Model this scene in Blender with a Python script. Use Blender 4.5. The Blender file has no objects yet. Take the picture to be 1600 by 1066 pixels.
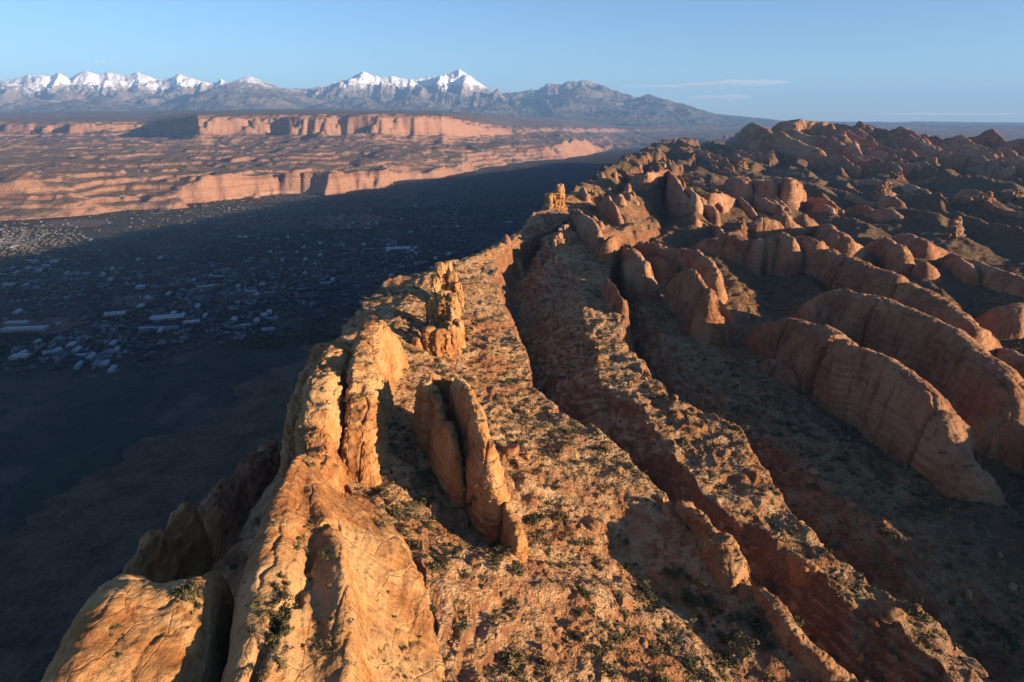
import bpy, math, random
import numpy as np
R_ = math.radians
random.seed(7)
# ------------------------------------------------------------------ camera, sky, sun, exposure
scene = bpy.context.scene
CAM = np.array([0.0, 0.0, 450.0]); PITCH = R_(17.92); FPX = 1067.0
cd = bpy.data.cameras.new("camera"); cam = bpy.data.objects.new("camera", cd)
scene.collection.objects.link(cam); scene.camera = cam
cam.location = CAM; cam.rotation_euler = (R_(90) - PITCH, 0, 0)
cd.sensor_width = 36; cd.lens = 24.0; cd.clip_start = 1; cd.clip_end = 300000
SUN_EL = R_(9.5); SUN_BACK = R_(25.0)            # low sun from the right, a little behind the camera
sdir = np.array([math.cos(SUN_EL)*math.cos(SUN_BACK), -math.cos(SUN_EL)*math.sin(SUN_BACK), math.sin(SUN_EL)])
w = bpy.data.worlds.new("World"); scene.world = w; w.use_nodes = True
nt = w.node_tree; bg = nt.nodes["Background"]
sky = nt.nodes.new("ShaderNodeTexSky"); sky.sky_type = 'NISHITA'; sky.sun_disc = False
sky.sun_elevation = SUN_EL; sky.sun_rotation = math.atan2(sdir[0], sdir[1]); sky.altitude = 1700
sky.air_density = 1.0; sky.dust_density = 0.7; sky.ozone_density = 2.0
tint = nt.nodes.new("ShaderNodeMix"); tint.data_type = 'RGBA'; tint.blend_type = 'MULTIPLY'; tint.inputs[0].default_value = 1
tint.inputs[7].default_value = (0.90, 1.08, 1.32, 1)
nt.links.new(sky.outputs[0], tint.inputs[6]); nt.links.new(tint.outputs[2], bg.inputs[0]); bg.inputs[1].default_value = 0.056
sl = bpy.data.lights.new("sun", 'SUN'); sun = bpy.data.objects.new("sun", sl); scene.collection.objects.link(sun)
sl.energy = 5.0; sl.angle = R_(0.5); sl.color = (1.0, 0.76, 0.49)
from mathutils import Vector
sun.rotation_euler = Vector(-sdir).to_track_quat('-Z', 'Y').to_euler()
scene.view_settings.view_transform = 'Standard'; scene.view_settings.look = 'None'
scene.view_settings.exposure = 1.52; scene.view_settings.gamma = 1.0
scene.cycles.max_bounces = 4; scene.cycles.diffuse_bounces = 1; scene.cycles.volume_bounces = 0
scene.cycles.transparent_max_bounces = 8

# ------------------------------------------------------------------ helpers
CT, ST = math.cos(PITCH), math.sin(PITCH)
def P(px, py, z):                                  # a viewing direction met with the level z: a world point
    u = (px - 800)/FPX; v = (py - 533)/FPX
    a = (450.0 - z)/(ST + v*CT)
    return np.array([u*a, a*(CT - v*ST), z])
def PD(px, py, y):                                 # the same at forward distance y
    u = (px - 800)/FPX; v = (py - 533)/FPX
    a = y/(CT - v*ST)
    return np.array([u*a, y, 450 - a*(ST + v*CT)])
def proj(x, y, z):
    dz = z - 450.0
    a = y*CT - dz*ST
    return 800 + FPX*x/a, 533 - FPX*(y*ST + dz*CT)/a

def _h(ix, iy, iz, s):
    n = (ix*np.int64(374761393) + iy*np.int64(668265263) + iz*np.int64(2147483647 - 1274126177) + np.int64(s*144665)) & 0xffffffff
    n = ((n ^ (n >> 13))*np.int64(1274126177)) & 0xffffffff
    n = ((n ^ (n >> 16))*np.int64(2246822519)) & 0xffffffff
    return ((n ^ (n >> 15)) & 0xffff).astype(np.float32)/32767.5 - 1.0
def vn(x, y, z=None, s=0):                         # value noise -1..1
    x = np.asarray(x, dtype=np.float64); y = np.asarray(y, dtype=np.float64)
    fx = np.floor(x); fy = np.floor(y); ix = fx.astype(np.int64); iy = fy.astype(np.int64)
    tx = x - fx; ty = y - fy; tx = tx*tx*tx*(tx*(tx*6-15)+10); ty = ty*ty*ty*(ty*(ty*6-15)+10)
    def lay(iz):
        a = _h(ix, iy, iz, s); b = _h(ix+1, iy, iz, s); c = _h(ix, iy+1, iz, s); d = _h(ix+1, iy+1, iz, s)
        return (a + (b-a)*tx)*(1-ty) + (c + (d-c)*tx)*ty
    if z is None:
        return lay(np.int64(0))
    z = np.asarray(z, dtype=np.float64); fz = np.floor(z); iz = fz.astype(np.int64); tz = z - fz; tz = tz*tz*(3-2*tz)
    return lay(iz)*(1-tz) + lay(iz+1)*tz
def fbm(x, y, z=None, o=4, s=0, g=0.5, l=2.07):
    t = 0; a = 1.0; n = 0
    for i in range(o):
        f = l**i
        t = t + a*vn(x*f + 13.7*i, y*f - 7.3*i, None if z is None else z*f + 3.1*i, s + i)
        n += a; a *= g
    return t/n*1.5
def ridged(x, y, o=4, s=0, g=0.5, l=2.1):
    t = 0; a = 1.0; n = 0
    for i in range(o):
        f = l**i
        t = t + a*(1 - 2*np.abs(vn(x*f + 5.1*i, y*f + 9.2*i, None, s + i))); n += a; a *= g
    return t/n                                      # about -0.4 .. 1
def sm(a, b, x):
    t = np.clip((x - a)/(b - a), 0, 1); return t*t*(3 - 2*t)

def new_mesh(name, V, F, mat, parent=None, smooth=True, F3=None):
    V = np.ascontiguousarray(V, dtype=np.float32); me = bpy.data.meshes.new(name)
    parts = [np.asarray(f, dtype=np.int32) for f in (F, F3) if f is not None and len(f)]
    nl = sum(p.size for p in parts); npoly = sum(len(p) for p in parts)
    me.vertices.add(len(V)); me.vertices.foreach_set("co", V.ravel())
    me.loops.add(nl); me.loops.foreach_set("vertex_index", np.concatenate([p.ravel() for p in parts]))
    tot = np.concatenate([np.full(len(p), p.shape[1], dtype=np.int32) for p in parts])
    me.polygons.add(npoly)
    me.polygons.foreach_set("loop_start", np.concatenate([[0], np.cumsum(tot)[:-1]]).astype(np.int32))
    me.update(calc_edges=True)
    me.polygons.foreach_set("use_smooth", np.full(npoly, smooth))
    me.materials.append(mat); me.validate()
    o = bpy.data.objects.new(name, me); scene.collection.objects.link(o)
    if parent: o.parent = parent
    return o
def grid_faces(n, m, wrap=False):
    i = np.arange(n*m).reshape(n, m)
    a = i[:-1, :-1].ravel(); b = i[:-1, 1:].ravel(); c = i[1:, 1:].ravel(); d = i[1:, :-1].ravel()
    return np.stack([a, b, c, d], 1)
def tag(o, label=None, cat=None, group=None, kind=None):
    if label: o["label"] = label
    if cat: o["category"] = cat
    if group: o["group"] = group
    if kind: o["kind"] = kind
    return o

# ------------------------------------------------------------------ materials
def nm(mat):
    mat.use_nodes = True; t = mat.node_tree
    for n in list(t.nodes): t.nodes.remove(n)
    return t
class NB:
    def __init__(s, name):
        s.m = bpy.data.materials.new(name); s.t = nm(s.m)
        s.out = s.n('ShaderNodeOutputMaterial'); s.b = s.n('ShaderNodeBsdfPrincipled')
        s.l(s.b.outputs[0], s.out.inputs[0]); s.b.inputs['Roughness'].default_value = 0.92
        s.b.inputs['Specular IOR Level'].default_value = 0.15
        s.pos = s.n('ShaderNodeNewGeometry').outputs['Position']
    def n(s, k): return s.t.nodes.new(k)
    def l(s, a, b): s.t.links.new(a, b)
    def mapp(s, sc):
        m = s.n('ShaderNodeMapping'); m.inputs['Scale'].default_value = sc; s.l(s.pos, m.inputs['Vector']); return m.outputs[0]
    def noise(s, sc, detail=4, rough=0.6, vec=None, dist=0):
        n = s.n('ShaderNodeTexNoise'); n.inputs['Scale'].default_value = sc; n.inputs['Detail'].default_value = detail
        n.inputs['Roughness'].default_value = rough; n.inputs['Distortion'].default_value = dist
        s.l(vec or s.pos, n.inputs['Vector']); return n.outputs[0]
    def vor(s, sc, vec=None, feat='F1', out=0, rnd=1.0):
        n = s.n('ShaderNodeTexVoronoi'); n.feature = feat; n.inputs['Scale'].default_value = sc
        n.inputs['Randomness'].default_value = rnd; s.l(vec or s.pos, n.inputs['Vector']); return n.outputs[out]
    def ramp(s, v, stops):
        r = s.n('ShaderNodeValToRGB'); e = r.color_ramp.elements
        while len(e) < len(stops): e.new(0.5)
        for i, (p, c) in enumerate(stops):
            e[i].position = p; e[i].color = (*c, 1) if len(c) == 3 else c
        s.l(v, r.inputs[0]); return r.outputs[0]
    def step(s, v, a, b):
        r = s.n('ShaderNodeMapRange'); r.inputs[1].default_value = a; r.inputs[2].default_value = b
        s.l(v, r.inputs[0]); return r.outputs[0]
    def mix(s, f, a, b, mode='MIX'):
        m = s.n('ShaderNodeMix'); m.data_type = 'RGBA'; m.blend_type = mode
        for sock, v in ((m.inputs[0], f), (m.inputs[6], a), (m.inputs[7], b)):
            if isinstance(v, (int, float)): sock.default_value = v
            elif isinstance(v, tuple): sock.default_value = (*v, 1)
            else: s.l(v, sock)
        return m.outputs[2]
    def math(s, op, a, b=None):
        m = s.n('ShaderNodeMath'); m.operation = op
        for sock, v in ((m.inputs[0], a), (m.inputs[1], b)):
            if v is None: continue
            if isinstance(v, (int, float)): sock.default_value = v
            else: s.l(v, sock)
        return m.outputs[0]
    def bump(s, h, dist, strength=1.0, prev=None):
        b = s.n('ShaderNodeBump'); b.inputs['Distance'].default_value = dist; b.inputs['Strength'].default_value = strength
        s.l(h, b.inputs['Height'])
        if prev: s.l(prev, b.inputs['Normal'])
        return b.outputs[0]
    def nz(s):                                      # how level the surface is
        g = s.n('ShaderNodeNewGeometry'); x = s.n('ShaderNodeSeparateXYZ'); s.l(g.outputs['True Normal'], x.inputs[0]); return x.outputs[2]
    def fin(s, col, nrm=None, K=0.66):
        if K != 1: col = s.mix(1.0, col, (K, K*0.97, K), 'MULTIPLY')
        s.l(col, s.b.inputs['Base Color'])
        if nrm: s.l(nrm, s.b.inputs['Normal'])
        return s.m

def rock_mat(name, lo, mid, hi, varnish, fine=1.0, bumpk=1.0):
    b = NB(name)
    big = b.noise(0.05*fine, 5, 0.6, dist=0.6); med = b.noise(0.35*fine, 6, 0.65)
    col = b.ramp(big, [(0.38, lo), (0.5, mid), (0.60, hi)])
    col = b.mix(b.step(med, 0.45, 0.62), col, b.mix(0.5, col, hi), 'MIX')
    beds = b.noise(1.0, 4, 0.7, vec=b.mapp((0.05*fine, 0.05*fine, 0.9*fine)))
    col = b.mix(b.math('MULTIPLY', b.step(beds, 0.52, 0.66), 0.30), col, varnish)
    str_ = b.noise(1.0, 4, 0.65, vec=b.mapp((0.55*fine, 0.55*fine, 0.05*fine)))   # vertical water streaks
    col = b.mix(b.math('MULTIPLY', b.step(str_, 0.55, 0.66), 0.55), col, varnish)
    pit = b.noise(2.6*fine, 4, 0.7)
    col = b.mix(b.math('MULTIPLY', b.step(pit, 0.56, 0.7), 0.35), col, varnish)
    cr = b.vor(0.16*fine, vec=b.mapp((1, 0.6, 0.35)), feat='DISTANCE_TO_EDGE')
    n = b.bump(big, 3.0/fine*bumpk, 0.5)
    n = b.bump(beds, 0.5/fine*bumpk, 0.8, n)
    n = b.bump(med, 0.9/fine*bumpk, 0.7, n)
    n = b.bump(b.step(cr, 0.0, 0.03), 0.25/fine*bumpk, 0.6, n)
    n = b.bump(pit, 0.22/fine*bumpk, 0.9, n)
    return b.fin(col, n)
M = {}
M['fin_near'] = rock_mat('orange_sandstone', (0.40,0.155,0.048), (0.55,0.26,0.088), (0.66,0.385,0.165), (0.20,0.065,0.024))
M['fin_right'] = rock_mat('red_sandstone', (0.29,0.12,0.056), (0.40,0.19,0.092), (0.52,0.29,0.15), (0.13,0.052,0.032), 0.5)
M['fin_far'] = rock_mat('distant_sandstone', (0.30,0.13,0.07), (0.42,0.21,0.11), (0.54,0.32,0.19), (0.12,0.055,0.036), 0.16, 0.8)
M['boulder'] = rock_mat('boulder_stone', (0.33,0.14,0.055), (0.42,0.21,0.085), (0.50,0.29,0.14), (0.15,0.06,0.03), 2.0)

def ground_mat():
    b = NB('rocky_ground')
    big = b.noise(0.02, 5, 0.6); med = b.noise(0.16, 6, 0.7); fine = b.noise(0.9, 6, 0.75)
    col = b.ramp(big, [(0.35, (0.38,0.17,0.068)), (0.5, (0.46,0.24,0.105)), (0.66, (0.40,0.24,0.12))])
    col = b.mix(b.step(med, 0.46, 0.60), col, (0.60,0.375,0.185))
    # grey-brown dry scrub and litter
    scr = b.vor(0.42, vec=None); scr2 = b.noise(0.55, 5, 0.7)
    m1 = b.math('MULTIPLY', b.step(scr2, 0.53, 0.62), 0.7)
    col = b.mix(m1, col, (0.085,0.068,0.038))
    sp = b.noise(2.2, 3, 0.8)
    col = b.mix(b.math('MULTIPLY', b.step(sp, 0.56, 0.66), 0.6), col, (0.06,0.045,0.028))
    slab = b.noise(0.05, 5, 0.65); soil = b.noise(0.035, 5, 0.7, vec=b.mapp((1, 1, 2.5)))
    col = b.mix(b.math('MULTIPLY', b.step(slab, 0.555, 0.60), 0.75), col, b.mix(b.step(med, 0.4, 0.6), (0.52,0.30,0.14), (0.60,0.40,0.21)))
    col = b.mix(b.math('MULTIPLY', b.step(soil, 0.54, 0.60), 0.7), col, (0.36,0.14,0.055))
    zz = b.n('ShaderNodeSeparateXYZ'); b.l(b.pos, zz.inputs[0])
    veg_shade = b.math('MULTIPLY', b.step(b.math('ADD', zz.outputs[0], b.math('MULTIPLY', b.noise(0.012, 3), 160)), 125, 290), 0.80)  # scrub cover growing towards the right; its tone also paints in deeper shade there
    col = b.mix(veg_shade, col, (0.07,0.052,0.030))
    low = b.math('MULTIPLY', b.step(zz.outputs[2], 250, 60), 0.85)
    # bare rock on steep faces
    st = b.step(b.nz(), 0.80, 0.55)
    rk = b.ramp(med, [(0.35, (0.17,0.068,0.035)), (0.55, (0.25,0.11,0.055)), (0.7, (0.38,0.21,0.11))])
    col = b.mix(b.math('MULTIPLY', st, 0.9), col, rk)
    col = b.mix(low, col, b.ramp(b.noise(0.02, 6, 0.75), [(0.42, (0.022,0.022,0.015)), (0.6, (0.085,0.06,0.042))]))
    stones = b.vor(0.55); stones2 = b.vor(1.5)
    n = b.bump(med, 2.0, 0.7)
    n = b.bump(stones, 1.3, 0.75, n)
    n = b.bump(fine, 0.9, 1.0, n)
    n = b.bump(stones2, 0.5, 0.8, n)
    return b.fin(col, n, 0.95)
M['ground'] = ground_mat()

def valley_mat():
    b = NB('valley_land')
    field = b.n('ShaderNodeTexVoronoi'); field.inputs['Scale'].default_value = 1.0; field.distance = 'CHEBYCHEV'
    b.l(b.mapp((0.0035, 0.0022, 1)), field.inputs['Vector'])
    sep = b.n('ShaderNodeSeparateColor'); b.l(field.outputs[1], sep.inputs[0])
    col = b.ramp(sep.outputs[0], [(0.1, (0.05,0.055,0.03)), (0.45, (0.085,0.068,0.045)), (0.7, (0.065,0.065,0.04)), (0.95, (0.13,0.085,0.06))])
    big = b.noise(0.0016, 5, 0.6)
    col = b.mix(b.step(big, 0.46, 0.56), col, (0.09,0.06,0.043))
    tr = b.noise(0.03, 5, 0.75)
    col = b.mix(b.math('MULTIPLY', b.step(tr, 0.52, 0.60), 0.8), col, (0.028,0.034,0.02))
    pat = b.noise(0.008, 5, 0.7)
    col = b.mix(b.math('MULTIPLY', b.step(pat, 0.56, 0.66), 0.6), col, (0.20,0.125,0.09))
    n = b.bump(tr, 6.0, 0.8)
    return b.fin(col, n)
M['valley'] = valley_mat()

def far_mat():
    b = NB('canyon_country')
    big = b.noise(0.0009, 5, 0.6); med = b.noise(0.006, 6, 0.7); fine = b.noise(0.03, 5, 0.75)
    scrub = b.ramp(big, [(0.35, (0.115,0.088,0.062)), (0.6, (0.165,0.115,0.08))])
    scrub = b.mix(b.step(med, 0.47, 0.62), scrub, (0.28,0.165,0.10))
    scrub = b.mix(b.math('MULTIPLY', b.step(fine, 0.5, 0.62), 0.7), scrub, (0.085,0.075,0.055))
    beds = b.noise(1.0, 5, 0.75, vec=b.mapp((0.0006, 0.0006, 0.045)))
    rock = b.ramp(beds, [(0.36, (0.28,0.135,0.085)), (0.48, (0.40,0.23,0.15)), (0.56, (0.32,0.165,0.105)), (0.68, (0.48,0.31,0.215))])
    rock = b.mix(b.math('MULTIPLY', b.step(fine, 0.52, 0.68), 0.45), rock, (0.19,0.10,0.07))
    st = b.step(b.nz(), 0.94, 0.80)
    col = b.mix(st, scrub, rock)
    # piñon woods on the high shelf
    z = b.n('ShaderNodeSeparateXYZ'); b.l(b.pos, z.inputs[0])
    hi = b.step(z.outputs[2], 520, 640)
    col = b.mix(hi, col, b.mix(b.step(med, 0.4, 0.6), (0.07,0.075,0.055), (0.14,0.115,0.085)))
    n = b.bump(med, 40, 0.6); n = b.bump(fine, 14, 0.9, n); n = b.bump(beds, 6, 0.8, n)
    return b.fin(col, n, 0.86)
M['far'] = far_mat()

def mountain_mat():
    b = NB('snowy_mountain')
    z = b.n('ShaderNodeSeparateXYZ'); b.l(b.pos, z.inputs[0])
    med = b.noise(0.0011, 8, 0.68); fine = b.noise(0.006, 6, 0.75)
    base = b.ramp(b.step(z.outputs[2], 600, 1900), [(0.0, (0.09,0.075,0.055)), (0.3, (0.19,0.145,0.115)), (0.8, (0.24,0.195,0.165))])
    base = b.mix(b.step(med, 0.44, 0.54), base, (0.045,0.052,0.045))
    base = b.mix(b.math('MULTIPLY', b.step(fine, 0.5, 0.62), 0.5), base, (0.30,0.24,0.20))
    # snow line, broken up, lower towards the left
    x = z.outputs[0]
    off = b.math('ADD', b.math('MULTIPLY', b.math('SUBTRACT', med, 0.5), 1500), b.math('MULTIPLY', b.math('SUBTRACT', fine, 0.5), 1100))
    lvl = b.math('ADD', b.math('SUBTRACT', z.outputs[2], b.math('MULTIPLY', b.step(x, -1000, 5500), 620)), off)
    sn = b.step(lvl, 1660, 1840)
    dust = b.math('MULTIPLY', b.step(lvl, 1350, 1900), 0.30)
    sn = b.math('MAXIMUM', sn, dust)
    col = b.mix(sn, base, (0.86,0.87,0.90))
    n = b.bump(med, 260, 0.7); n = b.bump(fine, 50, 0.9, n)
    return b.fin(col, n, 0.9)
M['mount'] = mountain_mat()
def simple(name, col, rough=0.8, var=0.0, sc=1.0):
    b = NB(name); b.b.inputs['Roughness'].default_value = rough
    n = b.noise(sc, 4, 0.6)
    return b.fin(b.mix(b.step(n, 0.35, 0.65), tuple(c*(1-var) for c in col), tuple(min(1, c*(1+var)) for c in col)))
M['leaf'] = simple('juniper_leaf', (0.13,0.115,0.05), 0.8, 0.4, 0.25)
M['leaf2'] = simple('dry_brush', (0.17,0.135,0.08), 0.9, 0.35, 0.2)
M['bark'] = simple('grey_bark', (0.16,0.12,0.09), 0.9, 0.3, 2.0)

# ------------------------------------------------------------------ terrain of the ridge
RIM = np.array([(-200,-100),(60,-100),(130,-102),(170,-88),(210,-78),(265,-80),(330,-90),(431,-90),(500,-52),(563,-24),(640,2),(695,17),(786,42),(900,72),(1122,125),(1500,215),
                (2120,378),(3000,600),(4500,1000),(7000,1750),(12000,3000)], float)
RIMZ = np.array([(-200,300),(130,306),(170,318),(210,330),(265,340),(331,345),(431,345),(563,345),(695,350),(786,353),(1122,355),(2120,360),(4500,330),(7000,240),(9500,60),(12000,0)], float)
def rimx(y): return np.interp(y, RIM[:,0], RIM[:,1])
def rimz(y): return np.interp(y, RIMZ[:,0], RIMZ[:,1])
def pl(*pts): return [tuple(P(*p)) for p in pts]
FAR = [800,1122,2120,4500,12000]
def ext(pts, off, zf):                              # lines go on beyond their last point parallel to the rim
    return pts + [(float(rimx(y)) + off*(1 + (y-800)/9000), y, zf if zf > 0 else float(rimz(y)) + zf) for y in FAR]
L_foot = [(float(rimx(y)) - 30, y, float(rimz(y)) - 150) for y in (0,200,431,695,1122,2120,4500,7000)] + [(rimx(12000)-30,12000,0)]
L_mid = [(float(rimx(y)) - 150, y, 80*float(rimz(y))/350) for y in (0,200,431,695,1122,2120,4500,12000)]
L_low = [(float(rimx(y)) - 290, y, 27) for y in (0,431,1122,2120,4500,12000)]
L_tal = [(float(rimx(y)) - 630, y, -5) for y in (0,431,1122,2120,4500,12000)]
L_rim = [(float(rimx(y)), y, float(rimz(y))) for y in RIM[:,0]]
L_base = ext([(-2,40,342),(-8,85,346),(-13,104,348),(-17,120,349),(-24,135,350),(-34,155,351),(-47,174,351),(-46,209,351),(-50,241,351),(-56,283,351),(-62,340,349),(-66,431,348),(-38,500,348),(-16,563,347),(30,695,351)], 15, -1)
A = pl((765,400,344),(790,480,338),(830,570,333),(880,650,330),(960,700,328),(1030,770,327),(1100,832,328),(1165,895,328),(1235,975,326),(1345,1066,321),(1500,1200,318))
L_A = ext(A, 42, -8)
B1 = pl((842,372,346),(880,405,340),(912,440,334),(915,500,331),(935,590,330),(1005,650,328),(1080,752,325),(1150,806,323),(1230,862,321),(1300,920,319),(1370,962,317),(1480,1066,312))
B2 = pl((930,372,342),(955,420,337),(965,470,331),(990,560,328),(1040,622,327),(1140,667,325),(1195,722,323),(1250,800,321),(1305,868,319),(1400,935,316),(1540,1066,308))
C1 = pl((985,430,328),(1020,520,320),(1110,610,315),(1200,690,313),(1290,752,311),(1400,835,309),(1500,915,306),(1600,990,302),(1750,1100,296))
C2 = pl((1020,430,326),(1075,510,319),(1180,600,313),(1290,670,311),(1400,740,309),(1500,830,306),(1600,920,302),(1800,1100,294))
L_B1 = ext(B1, 88, -12); L_B2 = ext(B2, 118, -16); L_C1 = ext(C1, 175, -28); L_C2 = ext(C2, 205, -33)
def line(pts):
    a = np.array(sorted(pts, key=lambda p: p[1]), float); return a
LN = {k: line(v) for k, v in dict(foot=L_foot, mid=L_mid, low=L_low, tal=L_tal, rim=L_rim, base=L_base, A=L_A, B1=L_B1, B2=L_B2, C1=L_C1, C2=L_C2).items()}
def li(k, y): a = LN[k]; return np.interp(y, a[:,1], a[:,0]), np.interp(y, a[:,1], a[:,2])
BUMPS = [ # broad hills: x0,y0,x1,y1,height,width
    (1080, 2900, 2300, 2150, 70, 230), (760, 2350, 1050, 2500, 30, 120), (262, 20, 280, 222, 45, 26), (345, 60, 355, 330, 40, 40),(480,1330,760,1180,16,60),(230,1050,330,900,10,40)]
def Traw(x, y):
    ks = [(li('tal', y)), (li('low', y)), (li('mid', y)), (li('foot', y)), (li('rim', y)), (li('base', y))]
    bx, bz = ks[-1]; ax, az = li('A', y); b1x, b1z = li('B1', y); b2x, b2z = li('B2', y)
    c1x, c1z = li('C1', y); c2x, c2z = li('C2', y)
    ax = np.maximum(ax, bx + 6)
    # swale between fins and the A edge, deep close to the camera
    dz = 9.0*sm(215, 165, y)
    ks.append((bx*0.45 + ax*0.55, bz*0.42 + az*0.58 - 1 - dz*0.7)); ks.append((bx*0.2 + ax*0.8, bz*0.12 + az*0.88 - dz))
    ks.append((ax, az))
    k = np.clip((y - 560)/300, 0, 1); dep = 26*(1-k) + 12*k
    b1x = np.maximum(b1x, ax + 10)
    ks.append((ax*0.86 + b1x*0.14, az - dep*0.7)); ks.append((ax*0.74 + b1x*0.26, np.minimum(az, b1z) - dep)); ks.append((ax*0.30 + b1x*0.70, np.minimum(az, b1z) - dep*0.42))
    ks.append((b1x, b1z))
    b2x = np.maximum(b2x, b1x + 5); ks.append((b2x, b2z)); c1x = np.maximum(c1x, b2x + 12)
    ks.append((b2x*0.8 + c1x*0.2, b2z - dep*0.6)); ks.append((b2x*0.7 + c1x*0.3, c1z - dep*0.6)); ks.append((c1x, c1z))
    c2x = np.maximum(c2x, c1x + 4); ks.append((c2x, c2z))
    # country falling away to the right
    f = np.clip((y-500)/1500, 0, 1)
    ks.append((c2x + 60, c2z - 6 - 4*f)); ks.append((c2x + 200, 300 + 12*f + 0*y)); ks.append((c2x + 600, 296 + 12*f)); ks.append((c2x + 1500, 290 + 0*y)); ks.append((c2x + 6000, 250 + 0*y))
    z = np.full(np.shape(x), -12.0)
    for (x0, z0), (x1, z1) in zip(ks[:-1], ks[1:]):
        x1 = np.maximum(x1, x0 + 0.5)
        t = np.clip((x - x0)/(x1 - x0), 0, 1)
        z = np.where(x >= x0, z0 + (z1 - z0)*t, z)
    last = ks[-1]; z = np.where(x > last[0], last[1], z)
    return z
def T(x, y, fine=True):
    x = np.asarray(x, float); y = np.asarray(y, float)
    near = sm(1400, 500, y)
    wx = x + (5.0*near + 14*(1-near))*fbm(x/22, y/30, o=4, s=3, g=0.6) + 30*(1-near)*fbm(x/220, y/300, o=2, s=5)
    u = x - rimx(y)
    side = sm(-5, -80, u)
    wx = wx + side*38*fbm(x/260, y/75, o=4, s=9)      # gullies and buttresses of the valley side
    z = Traw(wx, y)
    pl_ = sm(-20, 20, u)
    # sawtooth cuestas farther off on the right
    f = sm(600, 900, y)*pl_*sm(20, 110, u) + sm(430, 520, x - 0.0*y)*0.0
    f = np.clip(f + sm(120, 300, u)*sm(330, 600, y)*0.6, 0, 1)
    du = u - 0.06*(y - 800)
    wl = 95 + 0.02*np.clip(y, 0, 4000)
    ph = du/wl + 1.3*fbm(x/500, y/900, o=2, s=21) + 0.25*fbm(x/90, y/160, o=2, s=22)
    saw = ph - np.floor(ph)
    prof = np.where(saw < 0.62, 0.5*sm(0, 0.62, saw) + 0.5*saw/0.62, 1 - (saw - 0.62)/0.38)   # steep on the valley side
    amp = (22 + 0.013*np.clip(y, 0, 3500))*(0.6 + 0.5*fbm(x/260, y/420, o=2, s=23))
    z = z + f*(amp*(prof - 0.45))
    for (x0, y0, x1, y1, hh, ww) in BUMPS:
        dx, dy = x1-x0, y1-y0; L2 = dx*dx + dy*dy
        t = np.clip(((x-x0)*dx + (y-y0)*dy)/L2, 0, 1)
        d = np.hypot(x - x0 - t*dx, y - y0 - t*dy)
        z = z + hh*np.exp(-(d/ww)**2)*(1 - (0.45*t if hh > 50 else 0))
    z = z - sm(2900, 4300, y + 0.35*(x-1200))*sm(500, 1000, u)*170
    r = np.hypot(x, y)
    z = z + pl_*(2.6*fbm(x/34, y/34, o=4, s=31) + 1.6*ridged(x/13, y/17, o=3, s=35)*sm(5, 40, x - li('A', y)[0])*sm(800, 500, y) + 10*fbm(x/60, y/95, o=4, s=33)*sm(560, 760, y)) + (1-pl_)*sm(-620, -400, u)*11*ridged(x/60, y/60, o=4, s=37)*sm(-6, 60, z)
    # ledges: bedding breaks the slopes into small steps
    ledge = 0.5 + 0.5*fbm(x/30, y/30, o=2, s=41)
    zz = z/3.6 + 2.6*fbm(x/40, y/55, o=4, s=43)
    fr = zz - np.floor(zz)
    z = z + pl_*ledge*2.1*(sm(0.30, 0.62, fr) - fr)*sm(3000, 600, y)
    if fine:
        z = z + pl_*(0.75*fbm(x/5.5, y/5.5, o=4, s=51, g=0.62))*sm(1500, 300, r) + (pl_*5*ridged(x/70, y/110, o=4, s=53)*sm(500, 1400, r))
    return z

def polar(name, az0, az1, na, rs, hf, mat, keep=None, extra=None):
    az = np.radians(np.linspace(az0, az1, na) if extra is None else np.concatenate([np.linspace(az0, az1, na), extra]))
    na = len(az)
    Rr, Az = np.meshgrid(rs, az, indexing='ij')
    X = Rr*np.sin(Az); Y = Rr*np.cos(Az)
    Z = hf(X, Y)
    F = grid_faces(len(rs), na)
    V = np.stack([X.ravel(), Y.ravel(), Z.ravel()], 1)
    if keep is not None:
        k = keep(X, Y, Z).ravel(); F = F[k[F].any(1)]
        used = np.zeros(len(V), bool); used[F.ravel()] = True
        idx = np.cumsum(used) - 1; V = V[used]; F = idx[F]
    a, b, c = V[F[::97, 0]], V[F[::97, 1]], V[F[::97, 2]]
    if np.cross(b - a, c - a)[:, 2].mean() < 0: F = F[:, ::-1]
    return new_mesh(name, V, F, mat)
dep = np.radians(np.concatenate([np.arange(68, 50, -0.25), np.arange(50, 12, -0.075), np.arange(12, 3, -0.036), np.arange(3, 0.85, -0.012)]))
rs = 110/np.tan(dep)
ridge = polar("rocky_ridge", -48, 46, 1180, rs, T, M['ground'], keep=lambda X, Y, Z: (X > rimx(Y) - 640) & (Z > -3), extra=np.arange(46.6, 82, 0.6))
tag(ridge, kind="structure")

# ------------------------------------------------------------------ valley floor and the country beyond
def Vf(x, y):
    return 1.5*fbm(x/400, y/400, o=3, s=60) - 0.5
rv = np.concatenate([np.linspace(150, 1500, 60), np.geomspace(1530, 60000, 240)])
tag(polar("valley_floor", -50, 50, 300, rv, Vf, M['valley']), kind="structure")

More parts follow.
